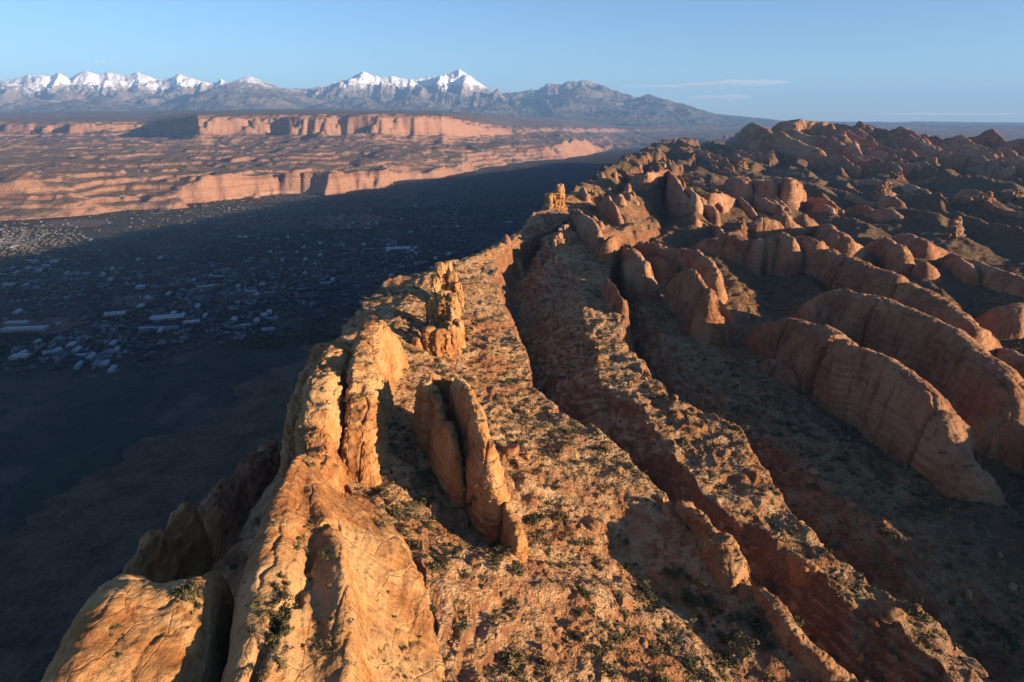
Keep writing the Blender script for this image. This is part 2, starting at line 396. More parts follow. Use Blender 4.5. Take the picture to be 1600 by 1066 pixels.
COL = [ # photo column -> cliff foot, cliff top, bench end, mesa foot, mesa top, shelf: (distance, height)
 (-500, [(3000,0),(3300,150),(4700,185),(9600,250),(10300,430),(17000,600)]),
 (0,   [(3230,0),(3560,160),(4800,170),(9300,235),(10400,437),(17500,640)]),
 (230, [(3600,0),(3790,120),(4600,140),(9300,235),(10400,432),(18000,660)]),
 (310, [(3850,0),(3920,120),(4700,135),(7600,200),(8600,508),(18000,690)]),
 (500, [(4450,0),(4520,120),(5400,150),(7300,215),(8400,522),(18000,720)]),
 (600, [(4900,0),(4980,105),(5700,140),(7400,210),(8500,524),(18500,700)]),
 (690, [(5900,0),(6000,70),(6500,110),(7900,190),(8900,505),(18500,690)]),
 (740, [(6600,0),(6900,70),(7300,120),(8600,180),(10500,430),(18500,640)]),
 (800, [(7600,0),(8100,130),(8500,150),(9500,180),(13000,330),(19000,560)]),
 (880, [(8600,0),(9100,210),(9700,150),(11500,190),(14500,330),(20000,480)]),
 (915, [(9600,0),(10000,150),(10600,60),(12500,150),(16000,290),(21000,430)]),
 (960, [(11500,0),(12200,30),(13000,40),(15000,110),(18000,260),(23000,380)]),
 (1060,[(12500,0),(13200,50),(14500,70),(16500,130),(19500,270),(25000,330)]),
 (1200,[(12000,100),(13500,140),(15000,160),(17500,220),(21000,300),(28000,310)]),
 (1350,[(7000,200),(8500,200),(11000,120),(16000,200),(24000,260),(33000,310)]),
 (1700,[(7000,150),(8500,150),(11000,100),(16000,190),(24000,255),(33000,300)]),
 (2200,[(7000,150),(8500,150),(11000,100),(16000,190),(24000,255),(33000,300)])]
cpx = np.array([c[0] for c in COL], float); CD = np.array([[p[0] for p in c[1]] for c in COL], float); CZ = np.array([[p[1] for p in c[1]] for c in COL], float)
def FarH(x, y):
    c = 800 + 1121*x/np.maximum(y, 1)
    wob = (fbm(x/900, y/900, o=5, s=70, g=0.55))
    wr = 420*wob + 70*ridged(x/260, y/260, o=3, s=73)
    leftish = sm(1150, 950, c)
    d = y + wr*leftish*sm(2500, 4200, y) + leftish*500*fbm(x/2600, y/2600, o=2, s=75)*sm(5200, 8000, y)
    ds = [np.interp(c, cpx, CD[:, k]) for k in range(6)]; zs = [np.interp(c, cpx, CZ[:, k]) for k in range(6)]
    ds.append(ds[-1] + 30000); zs.append(zs[-1] + 120*0)
    z = np.full(x.shape, -25.0)
    z = np.where(d < ds[0], -6 - (ds[0] - d)*0.05, z)
    for k in range(6):
        t = np.clip((d - ds[k])/(ds[k+1] - ds[k]), 0, 1)
        if k == 3: t = 0.55*t**1.5 + 0.45*sm(0.72, 0.86, t)       # talus then cliff
        z = np.where(d >= ds[k], zs[k] + (zs[k+1] - zs[k])*t, z)
    z = np.where(d > ds[-1], zs[-1], z)
    z = z*np.where(d < ds[1] + 600, 1 + 0.5*fbm(x/420, y/420, o=3, s=83)*sm(ds[0], ds[0]+100, d)*sm(ds[1]+600, ds[1], d), 1)
    rg = ridged(x/700, y/700, o=5, s=80)
    inb = sm(0, 200, d - ds[0])
    bench = inb*sm(ds[4], ds[4]-300, d)
    z = z + bench*(30*rg + 26*np.clip(ridged(x/330, y/420, o=4, s=85), -.2, 1) + 34*ridged(x/1500, y/650, o=4, s=84)*sm(ds[1], ds[2], d) - 28)*leftish + inb*(1-leftish)*26*rg
    # step the benches into cliffs and flats
    q = 38.0; zz = z/q + 1.1*fbm(x/900, y/900, o=4, s=86); fr = zz - np.floor(zz)
    z = z + leftish*inb*q*(0.12+0.42*np.clip(fbm(x/700,y/700,o=2,s=87)+.4,0,1))*(sm(0.55, 0.8, fr) - fr)*sm(ds[4]+400, ds[4], d)
    z = z + inb*3.5*fbm(x/90, y/90, o=3, s=88)
    # dark side canyon and low rises on the high shelf
    z = z + sm(ds[4]+1500, ds[5], d)*(60*ridged(x/3500, y/2500, o=4, s=90) - 25)*leftish
    return z
rf = np.concatenate([np.geomspace(2600, 11500, 620), np.geomspace(11530, 60000, 280)])
tag(polar("canyon_hills", -46, 46, 1000, rf, FarH, M['far'], keep=lambda X, Y, Z: Z > -20), kind="structure")

# ------------------------------------------------------------------ mountains
SIL = np.array([(-400,150),(-200,140),(0,130),(30,125),(60,116),(78,117),(92,119),(106,113),(121,122),(132,117),(150,110),(166,118),(181,112),(206,119),(226,112),(246,121),(268,125),(290,115),(322,126),(345,130),
 (353,122),(366,130),(385,128),(432,139),(480,138),(530,133),(550,124),(572,111),(598,122),(615,118),(640,124),(672,121),(700,116),(719,108),(738,120),(756,134),(785,146),
 (812,143),(842,139),(855,131),(875,133),(890,126),(918,127),(940,134),(958,141),(985,150),(997,152),(1012,146),(1030,155),(1060,170),(1120,178),(1180,184),(1230,189),(1400,191),(1450,190),(1600,192),(1900,192)], float)
DM = 30000.0
def Mt(x, y):
    c = 800 + 1121*x/y
    cs = c + 2.2*vn(c/6.0, c*0, None, 99)
    py = np.interp(c, SIL[:,0], SIL[:,1]) + 1.3*fbm(c/9.0, c*0 + 3, o=3, s=98)*sm(1150, 1000, c)
    v = (py - 533)/FPX
    crest = 450 - DM/(CT - v*ST)*(ST + v*CT)
    # smooth envelope used away from the crest line
    v2 = (np.interp(c, [0,300,430,560,720,790,880,1010,1070,1230,1600], [130,132,142,135,128,148,138,156,172,189,193]) - 533)/FPX
    env = 450 - DM/(CT - v2*ST)*(ST + v2*CT)
    d = (DM + 900*fbm(x/5000, y/9000, o=2, s=101)*0 - y)/1000.0
    base = np.interp(c, [0,700,900,1060,1230,1600], [620,640,450,330,290,260])
    t = np.clip(np.where(d > 0, d/9.5, -d/9.0), 0, 1)
    wide = env - base
    shoulder = base + wide*(1 - t)**1.7
    near = np.exp(-(d/1.5)**2)
    z = shoulder*(1 - near) + near*crest
    z = np.where(z > crest + 60*t, crest + 60*t - 0*z, z) if False else z
    sp = ridged(x/2300, y/3800, o=6, s=103, g=0.55); sp2 = ridged(x/1100, y/1300, o=5, s=107, g=0.6)
    k = np.clip((z - base)/900, 0, 1)*sm(0.0, 0.14, t)
    z = z + k*(820*(sp - 0.5) + 230*(sp2 - 0.55))
    k2 = np.clip((z - base)/700, 0, 1)*(1 - sm(0.0, 0.14, t))
    z = z - k2*np.clip(np.abs(d)/0.6, 0, 1)*170*(1 - sp2)
    # the free-standing cone in front of the left range, and two forested domes
    for (cx_, py_, dist, rad) in ((396, 119, 26500, 2300), (1012, 148, 27500, 2400), (905, 133, 28200, 2300), (560,150,25800,1800), (160,150,24500,1900), (60,152,25500,1500),(320,152,25500,1700),(640,146,26500,1700),(770,160,25500,1700),(960,168,25000,1700)):
        vv = (py_ - 533)/FPX; pk = 450 - dist/(CT - vv*ST)*(ST + vv*CT); xx = (cx_ - 800)/1121*dist
        rr = np.hypot(x - xx, (y - dist)*0.8); tt = np.clip(rr/rad, 0, 1.6)
        cone = pk - (pk - base)*0.62*(tt**1.08) + 130*(sp2 - 0.75)*np.clip(tt*2.5, 0, 1)
        z = np.maximum(z, cone)
    return np.where(t >= 0.999, base - 60, z) + 25*fbm(x/400, y/400, o=4, s=109)*np.clip(t*6, 0, 1)
NA, NR = 1500, 330
azs = np.radians(np.linspace(-46, 46, NA)); ys = np.concatenate([np.linspace(20400, 28500, 190), np.linspace(28540, 30400, 90), np.linspace(30500, 38000, 50)])
Y, Az = np.meshgrid(ys, azs, indexing='ij'); X = Y*np.tan(Az); Z = Mt(X, Y)
tag(new_mesh("mountain_range", np.stack([X.ravel(), Y.ravel(), Z.ravel()], 1), grid_faces(len(ys), NA), M['mount']), kind="structure")
# ------------------------------------------------------------------ rock fins, towers, boulders
def ray(px, py):
    u = (px - 800)/FPX; v = (py - 533)/FPX
    return np.array([u, CT - v*ST, -ST - v*CT])
AS = np.geomspace(70, 9000, 2600)
def hit(px, py, h=0.0):                            # where a viewing direction meets the ground raised by h
    d = ray(px, py); X = d[0]*AS; Y = d[1]*AS; Z = 450 + d[2]*AS
    g = Z - h - T(X, Y, False); i = int(np.argmax(g < 0))
    if g[i] >= 0: i = int(np.argmin(g))
    return np.array([X[i], Y[i], Z[i]])
def resample(pts, n):
    pts = np.asarray(pts, float); d = np.concatenate([[0], np.cumsum(np.linalg.norm(np.diff(pts[:, :3], axis=0), axis=1))])
    t = np.linspace(0, d[-1], n)
    k = len(pts); q = np.stack([np.interp(t, d, pts[:, j]) for j in range(pts.shape[1])], 1)
    w = max(3, int(n/(k*2.2))) | 1; ker = np.hanning(w + 2)[1:-1]; ker /= ker.sum()
    pad = w//2; qq = np.concatenate([np.repeat(q[:1], pad, 0) , q, np.repeat(q[-1:], pad, 0)])
    sq = np.stack([np.convolve(qq[:, j], ker, 'valid') for j in range(q.shape[1])], 1)
    e = np.minimum(np.arange(n), np.arange(n)[::-1])/max(1, pad); e = np.clip(e, 0, 1)[:, None]
    return q*(1-e) + sq*e, t
def gridnormals(V, n, m):
    G = V.reshape(n, m, 3); du = np.gradient(G, axis=0); dv = np.gradient(G, axis=1)
    N = np.cross(dv, du); N /= (np.linalg.norm(N, axis=2, keepdims=True) + 1e-9); return N.reshape(-1, 3)
def erode(V, N, hgt, seed, k=1.0):                 # weathering: bulges, bedding ledges, pits
    x, y, z = V.T; s = hgt
    d = 0.06*s*fbm(x/(0.9*s), y/(0.9*s), z/(0.8*s), 3, seed) + 0.035*s*fbm(x/(0.25*s), y/(0.25*s), z/(0.25*s), 4, seed + 9)
    q = z/(0.13*s) + 1.1*fbm(x/(1.2*s), y/(1.2*s), None, 3, seed); fr = q - np.floor(q)
    d = d + 0.020*s*(sm(0.1, 0.9, fr) - sm(0.9, 1.0, fr) - 0.5)*(1 + vn(x/(0.5*s), y/(0.5*s), z/(0.5*s), seed + 4))   # bedding ledges
    c1 = np.abs(vn(x/(0.42*s), y/(0.42*s), z/(1.8*s), seed + 31)); c2 = np.abs(vn(x/(0.16*s), y/(0.16*s), z/(0.5*s), seed + 37))
    d = d - 0.055*s*np.exp(-c1/0.035) - 0.016*s*np.exp(-c2/0.06)                                                     # joints
    d = d + 0.018*s*fbm(x/(0.06*s), y/(0.06*s), z/(0.05*s), 4, seed + 23, g=0.6)
    return V + N*(d*k)[:, None]
def fin(name, label, pts, wl, wr, mat='fin_right', h=None, joints=(), seed=1, cat="rock fin", group=None, base=None, sharp=0.62, k=1.0, ends=(0.10, 0.10), res=0.0012, rough=0.10):
    """a wall of rock: a crest line in the world, its half widths to either side, its foot in the ground"""
    pts = np.asarray(pts, float)
    if h is not None: pass
    L = np.sum(np.linalg.norm(np.diff(pts, axis=0), axis=1)); dist = np.linalg.norm(pts.mean(0) - CAM)
    n = int(np.clip(L/(dist*res), 26, 420)); 
    q, t = resample(pts, n); t = t/t[-1]
    tan = np.gradient(q[:, :2], axis=0)
    kk = np.hanning(max(5, n//6) | 1); kk /= kk.sum(); pad = len(kk)//2
    tan = np.stack([np.convolve(np.pad(tan[:, j], pad, mode='edge'), kk, 'valid') for j in (0, 1)], 1)
    tan /= np.linalg.norm(tan, axis=1, keepdims=True) + 1e-9
    right = np.stack([tan[:, 1], -tan[:, 0]], 1); 
    if right[:, 0].mean() < 0: right = -right
    hgt = float(np.mean(q[:, 2] - T(q[:, 0], q[:, 1], False))); hgt = max(hgt, 4)
    if base is not None: hgt = float(np.mean(q[:, 2]) - base)
    m = int(np.clip((2.0*hgt + wl + wr)/(dist*res), 20, 260))
    e = np.minimum(np.clip(t/max(ends[0], 1e-3), 0, 1), np.clip((1-t)/max(ends[1], 1e-3), 0, 1)); ew = np.sqrt(np.clip(1 - (1-e)**2, 0, 1))
    th = np.linspace(0, math.pi, m)
    c, s_ = np.cos(th), np.sin(th)
    off = -np.sign(c)*np.abs(c)**(sharp); zf = np.abs(s_)**(0.75)
    prof = 1 + 0.17*fbm(t*L/(1.4*hgt), t*0 + seed, o=2, s=seed); top = min(hgt, 28)*rough*fbm(t*L/(0.7*hgt), t*0 + seed*3.3, o=3, s=seed + 5)
    W = np.where(off < 0, wl, wr)[None, :]*off[None, :]*(0.12 + 0.88*ew[:, None])*prof[:, None]
    # feet spread a little
    foot = 1 + 0.25*(1 - zf)**2; W = W*foot[None, :]
    X = q[:, 0:1] + right[:, 0:1]*W; Y = q[:, 1:2] + right[:, 1:2]*W
    X += tan[:, 0:1]*0; 
    G = T(X, Y, False) if base is None else np.full(X.shape, float(base))
    G = np.minimum(G, q[:, 2:3]) - 5
    zc = (q[:, 2] + top)[:, None]; ez = (0.25 + 0.75*np.sqrt(ew))[:, None]
    Z = G + (zc - G)*zf[None, :]*ez
    for (jt, jd, jw) in joints:                     # open joints cut across the wall
        g = np.exp(-((t - jt - 0.004*np.sin(zf[0]))*L/jw)**2)[:, None]
        W2 = -g*jd*W; X = X + right[:, 0:1]*W2; Y = Y + right[:, 1:2]*W2
        Z = Z - g*jd*0.09*(zc - G)*zf[None, :]
    V = np.stack([X.ravel(), Y.ravel(), Z.ravel()], 1); N = gridnormals(V, n, m)
    mid = V.reshape(n, m, 3)[:, m//2]; 
    if N.reshape(n, m, 3)[:, m//2, 2].mean() < 0: N = -N; flip = True
    else: flip = False
    V = erode(V, N, min(hgt, 40), seed, k)
    F = grid_faces(n, m)
    if not flip: F = F[:, ::-1]
    o = new_mesh(name, V, F, M[mat]); 
    return tag(o, label, cat, group)
def hp(*pts): return [hit(a, b, c) for a, b, c in pts]
def wp(*pts): return [P(a, b, c) for a, b, c in pts]

def rails(name, label, ys, R, mat, seed, hgt=24, n=330, m=230, k=1.0, cuts=()):
    """near fin lofted through cross sections: R[i] lists (x, z) at distance ys[i]"""
    A_ = np.array([[(x, y, z) for x, z in r] for r, y in zip(R, ys)], float)
    st = A_.shape[0]; rr = A_.shape[1]
    def dens(a, n, axis):
        a = np.moveaxis(a, axis, 0); N0 = a.shape[0]; t = np.linspace(0, N0 - 1, n); i = np.clip(t.astype(int), 0, N0 - 2); f = (t - i)[:, None, None]
        p0 = a[np.clip(i-1, 0, N0-1)]; p1 = a[i]; p2 = a[i+1]; p3 = a[np.clip(i+2, 0, N0-1)]
        o = 0.5*((2*p1) + (-p0 + p2)*f + (2*p0 - 5*p1 + 4*p2 - p3)*f*f + (-p0 + 3*p1 - 3*p2 + p3)*f**3)
        return np.moveaxis(o, 0, axis)
    G = dens(dens(A_, n, 0), m, 1)
    V = G.reshape(-1, 3); N = gridnormals(V, n, m)
    if N[:, 2].mean() < 0: N = -N
    V = erode(V, N, hgt, seed, k)
    V = V.reshape(n, m, 3)
    for (cx, y0, y1, wd, dp) in cuts:               # wandering cracks down the top
        yy = V[..., 1]; line_ = cx + 1.6*vn(yy/7.0, yy*0 + seed, None, 4) + 0.5*vn(yy/1.9, yy*0 + 5, None, 6)
        g = np.exp(-np.abs((V[..., 0] - line_)/wd)**2.5)*sm(y0, y0 + 6, yy)*sm(y1, y1 - 6, yy)*(0.65 + 0.5*vn(yy/5.0, yy*0, None, 8))
        V[..., 2] -= dp*g
    V = V.reshape(-1, 3)
    F = grid_faces(n, m); a, b, c = V[F[:, 0]], V[F[:, 1]], V[F[:, 2]]
    if np.cross(b - a, c - a)[:, 2].mean() < 0: F = F[:, ::-1]
    o = new_mesh(name, V, F, M[mat]); return tag(o, label, "rock fin")

rails("rock_fin", "largest orange foreground fin with cracked brushy top and smooth scooped right face",
  [48, 66, 85, 104, 120, 135, 150, 165, 176],
  [[(-52,270),(-42,352),(-39,369.5),(-33,369),(-28,366.5),(-21,365.5),(-14.5,355),(-6,349),(0,338),(3,330)],
   [(-54,270),(-44,355),(-41,371.5),(-35,371),(-29,367.5),(-22,366.5),(-16.5,356),(-8,350),(-3,340),(1,332)],
   [(-57,270),(-46,356),(-43,371),(-37,372),(-31,368.5),(-25,368.5),(-20.5,359),(-12,352),(-7,345),(-3,336)],
   [(-61,270),(-51,358),(-48,372.5),(-42,374),(-36,369.5),(-30,370.5),(-26.5,360),(-19,352),(-12,347),(-8,338)],
   [(-63,270),(-53,358),(-50.5,372.5),(-46,374),(-41,370.5),(-35,370.5),(-30.5,359),(-22,352),(-17,348),(-13,339)],
   [(-64,270),(-55,356),(-52,372),(-49,373),(-47,370.5),(-43,369.5),(-35.5,360),(-26,354),(-21,349),(-17,340)],
   [(-66,270),(-57,352),(-54,369.5),(-52,370),(-50,368.5),(-48,366.5),(-41.5,358),(-33,353),(-28,349),(-24,341)],
   [(-67,270),(-59,348),(-56,362.5),(-54,364),(-52,363.5),(-51,360.5),(-47.5,354),(-41,351),(-37,348),(-33,341)],
   [(-67,270),(-60,340),(-57,352.5),(-55,353),(-53,352.5),(-52,350.5),(-51.5,346),(-47,345),(-44,343),(-41,338)]],
  'fin_near', 11, hgt=20, n=430, m=300, k=0.42, cuts=((-38.5, 62, 134, 0.8, 3.6), (-44.5, 96, 122, 0.4, 1.0)))
fin("rock_fin", "orange topped fin directly behind the largest foreground fin, left of the vertical crack",
    wp((468,760,360),(476,722,368),(486,690,369),(492,655,367),(500,620,369.5),(505,588,371),(522,548,371),(532,528,366)), 6.5, 7, 'fin_near', joints=((0.28,0.5,1.6),(0.52,0.45,1.2),(0.78,0.3,1)), seed=21, sharp=0.5, ends=(0.04,0.1))
fin("rock_fin", "tall pale fin with rounded peak, right of the vertical crack",
    wp((545,752,350),(549,708,357),(552,660,364),(556,610,369),(560,570,371.5),(566,530,373),(575,508,373.5),(590,512,366),(598,530,356)), 5, 8.5, 'fin_near', joints=((0.3,0.3,1.5),), seed=31, sharp=0.55, ends=(0.05,0.1))
fin("rock_fin", "shadowed ledge of dark rock hugging the left cliff of the tall pale fin",
    wp((450,700,352),(462,640,355),(475,600,355),(490,560,356),(512,530,352)), 5, 7, 'fin_near', seed=37, k=1.3, ends=(0.1,0.2))
rails("rock_fin", "smooth orange fin at lower left with sunlit domed top and brush in its hollow",
  [40, 62, 84, 100, 108, 113, 117],
  [[(-98,230),(-86,310),(-80,335),(-72,352),(-62,361),(-52,364),(-41,363),(-40,345),(-40,270)],
   [(-98,230),(-88,320),(-82,342),(-75,358),(-65,370),(-55,369),(-44,365),(-43,348),(-43,270)],
   [(-98,230),(-89,325),(-83,347),(-76,362),(-67,374),(-58,373),(-49,369),(-47.2,354),(-47,270)],
   [(-98,230),(-89,325),(-84,347),(-78,362),(-70,373.5),(-62,373),(-53.5,371.5),(-52,355),(-51.5,270)],
   [(-97,230),(-88,320),(-83,338),(-78,352),(-72,365),(-65,364),(-55.5,368),(-53.5,352),(-52.5,270)],
   [(-96,230),(-87,305),(-82,322),(-78,336),(-73,350),(-66,355),(-58,362),(-55,345),(-54,270)],
   [(-95,230),(-86,280),(-81,292),(-78,300),(-73,308),(-66,315),(-60,322),(-57,310),(-55,270)]],
  'fin_near', 41, hgt=18, n=300, m=210, k=0.55)
fin("rock_fin", "dark fin below the left rim with one small sunlit notch on its crest",
    wp((150,990,322),(178,925,330),(205,872,335),(232,834,337),(250,832,334),(268,806,336),(286,790,336),(300,786,326)), 5, 6, 'fin_near', joints=((0.55,0.3,2),), seed=47, ends=(0.05,0.1), base=250, sharp=0.9, k=0.6, rough=0.05)
fin("rock_fin", "broken dark rib of rock low on the shaded cliff left of the rim", wp((318,800,296),(345,760,300),(372,735,302),(398,700,303),(430,668,300)), 7, 9, 'fin_right', seed=49, base=235, k=1.5, rough=0.2)
fin("rock_fin", "taller right blade of the twin fins standing mid slope, bright on its right side",
    wp((708,598,362),(722,590,371),(735,615,371),(748,648,369),(762,690,365),(775,730,358),(792,775,350)), 3.2, 3.6, 'fin_near', joints=((0.55,0.5,0.8),), seed=53, ends=(0.05,0.05), k=0.7)
fin("rock_fin", "shadowed left blade of the twin fins with a notched top",
    wp((655,598,366),(668,592,369),(682,610,366),(690,645,362),(700,682,358),(710,710,354),(716,730,350)), 3.4, 3.2, 'fin_near', joints=((0.4,0.4,1.0),), seed=59, ends=(0.05,0.06), k=0.8)
fin("rock_fin", "short thin slab leaning between the twin fins", wp((700,655,362),(708,690,359),(716,720,354),(722,745,348)), 1.8, 1.9, 'fin_near', seed=61, k=0.7)
fin("rock_fin", "low saddle of rock joining the backs of the twin fins", wp((668,588,366),(690,592,365),(712,598,364)), 3.5, 3.5, 'fin_near', seed=62, k=0.7)
fin("rock_fin", "low stump of rock trailing down the slope below the twin fins", wp((790,778,350),(800,808,347),(812,838,345),(818,862,341)), 2.2, 2.6, 'fin_near', seed=63, ends=(0.1,0.2))

def columns(name, label, cols, mat, seed, cat="rock tower"):
    Vs, Fs, nV = [], [], 0
    for i, (x, y, z0, z1, rx, ry) in enumerate(cols):
        m = 56; n = int(max(14, (z1 - z0)/0.35)); t = np.concatenate([np.linspace(0, 1, n), [1.0]*5]); 
        cap = np.concatenate([np.ones(n), [0.9, 0.72, 0.48, 0.22, 0.0]]); zz = z0 + (z1 - z0)*t + np.concatenate([np.zeros(n), np.array([0.10, 0.2, 0.28, 0.33, 0.35])*min(rx, ry)])
        a = np.linspace(0, 2*math.pi, m + 1)[:-1]
        k = (1.3 - 0.36*t**1.3)*cap; a = a + 0.7*i
        ca = np.sign(np.cos(a))*np.abs(np.cos(a))**0.7; sa = np.sign(np.sin(a))*np.abs(np.sin(a))**0.7
        X = x + k[:, None]*rx*ca[None]; Y = y + k[:, None]*ry*sa[None]; Z = np.repeat(zz[:, None], m, 1)
        bed = 1 + 0.12*vn(Z/1.5, Z*0 + i, None, seed) + 0.10*vn(Z/0.6, Z*0 + i, None, seed + 1) + 0.42*fbm(X/2.6, Y/2.6, Z/7, 3, seed + i) + 0.16*fbm(X/0.8, Y/0.8, Z/1.2, 3, seed + 3)
        X = x + (X - x)*bed; Y = y + (Y - y)*bed
        V = np.stack([X.ravel(), Y.ravel(), Z.ravel()], 1); nn = len(zz); id_ = np.arange(nn*m).reshape(nn, m)
        nx = np.roll(id_, -1, axis=1); F = np.stack([id_[:-1].ravel(), nx[:-1].ravel(), nx[1:].ravel(), id_[1:].ravel()], 1) + nV
        Vs.append(V); Fs.append(F); nV += len(V)
    return tag(new_mesh(name, np.concatenate(Vs), np.concatenate(Fs), M[mat]), label, cat)
def colspec(px, pyb, pyt, zb, rx, ry, sink=4):     # a column by its foot, its top and the level it stands on
    b = P(px, pyb, zb); top = PD(px, pyt, b[1])
    return (b[0], b[1] + ry, zb - sink, top[2], rx, ry)
columns("rock_tower", "front tower of clustered orange columns on the rim plateau",
  [colspec(678,508,462,347,2.6,3.4,8), colspec(692,510,460,347,3.0,3.8,8), colspec(706,512,464,347,3.2,3.6,8), colspec(714,528,503,345,2.0,2.6,8),
   colspec(671,500,470,347,1.6,2.2,8), colspec(698,522,508,345,3.4,3.2,8)], 'fin_near', 71)
columns("rock_tower", "rear tower of two thin orange columns rising behind the front tower",
  [colspec(688,458,414,351,3.0,3.6,8), colspec(701,456,411,351,2.2,3.0,8), colspec(707,458,428,351,2.6,2.6,8), colspec(680,462,438,351,2.4,3.2,8), colspec(716,460,444,351,2.2,2.6,8)], 'fin_near', 77)
for i, (px, pyb, pyt, r, lb) in enumerate([
   (673,549,515,2.6,"squat orange block below the front tower, left of its twin block"),
   (690,550,520,3.0,"wider squat orange block directly below the middle of the front tower"),
   (707,543,512,2.2,"slim orange pillar leaning on the right foot of the front tower"),
   (716,533,505,1.8,"slender outermost pillar at the right foot of the front tower"),
   (654,549,530,2.2,"low orange stump in the row left of the front tower, third from the right"),
   (636,547,532,1.9,"low orange stump in the row left of the front tower, fourth from the right"),
   (615,546,535,1.7,"lowest orange stump at the left end of the row by the front tower")]):
    columns("rock_pillar", lb, [colspec(px - 3, pyb, pyt, 343, r, r, 6), colspec(px + 4, pyb - 1, pyt + 3, 343, r*0.9, r, 6)], 'fin_near', 80 + i, "rock pillar")

# the great fins on the right
fin("rock_fin", "nearest great red fin on the right, with a deep joint across its middle",
    wp((1183,525,312),(1198,505,330),(1225,497,340),(1290,508,346),(1335,538,345),(1372,550,344),(1440,600,341),(1492,660,333),(1525,715,322),(1543,755,308)), 9.5, 13, joints=((0.49,0.85,1.5),(0.31,0.22,0.9),(0.66,0.15,0.8),(0.82,0.3,1.0)), seed=101, sharp=0.85, rough=0.05, k=0.7, ends=(0.08,0.05))
fin("rock_fin", "broad smooth fin behind the nearest great fin, its bright nose at the right edge",
    wp((1252,488,320),(1285,455,344),(1320,449,347),(1420,481,347),(1500,520,345),(1555,562,342),(1590,605,336),(1604,640,318)), 12, 14, joints=((0.38,0.22,1.0),(0.72,0.12,0.9)), seed=103, sharp=0.85, rough=0.04, k=0.6, ends=(0.10,0.06))
fin("rock_fin", "longest red fin wall with evenly spaced joints, third back on the right",
    wp((1170,384,330),(1185,372,344),(1240,373,342),(1300,389,341),(1350,411,339),(1400,430,338),(1450,452,336),(1500,486,334),(1530,508,330),(1550,532,312)), 12, 14, sharp=0.85, rough=0.05, k=0.7, joints=((0.13,0.6,1.6),(0.24,0.25,1.2),(0.44,0.35,1.4),(0.63,0.8,1.8),(0.86,0.25,1.2)), seed=105, ends=(0.04,0.05))
fin("rock_fin", "squat domed block at the left end of the longest red fin wall", wp((1110,392,325),(1122,372,340),(1140,364,345),(1160,372,342),(1172,395,322)), 14, 14, seed=107, ends=(0.15,0.15))
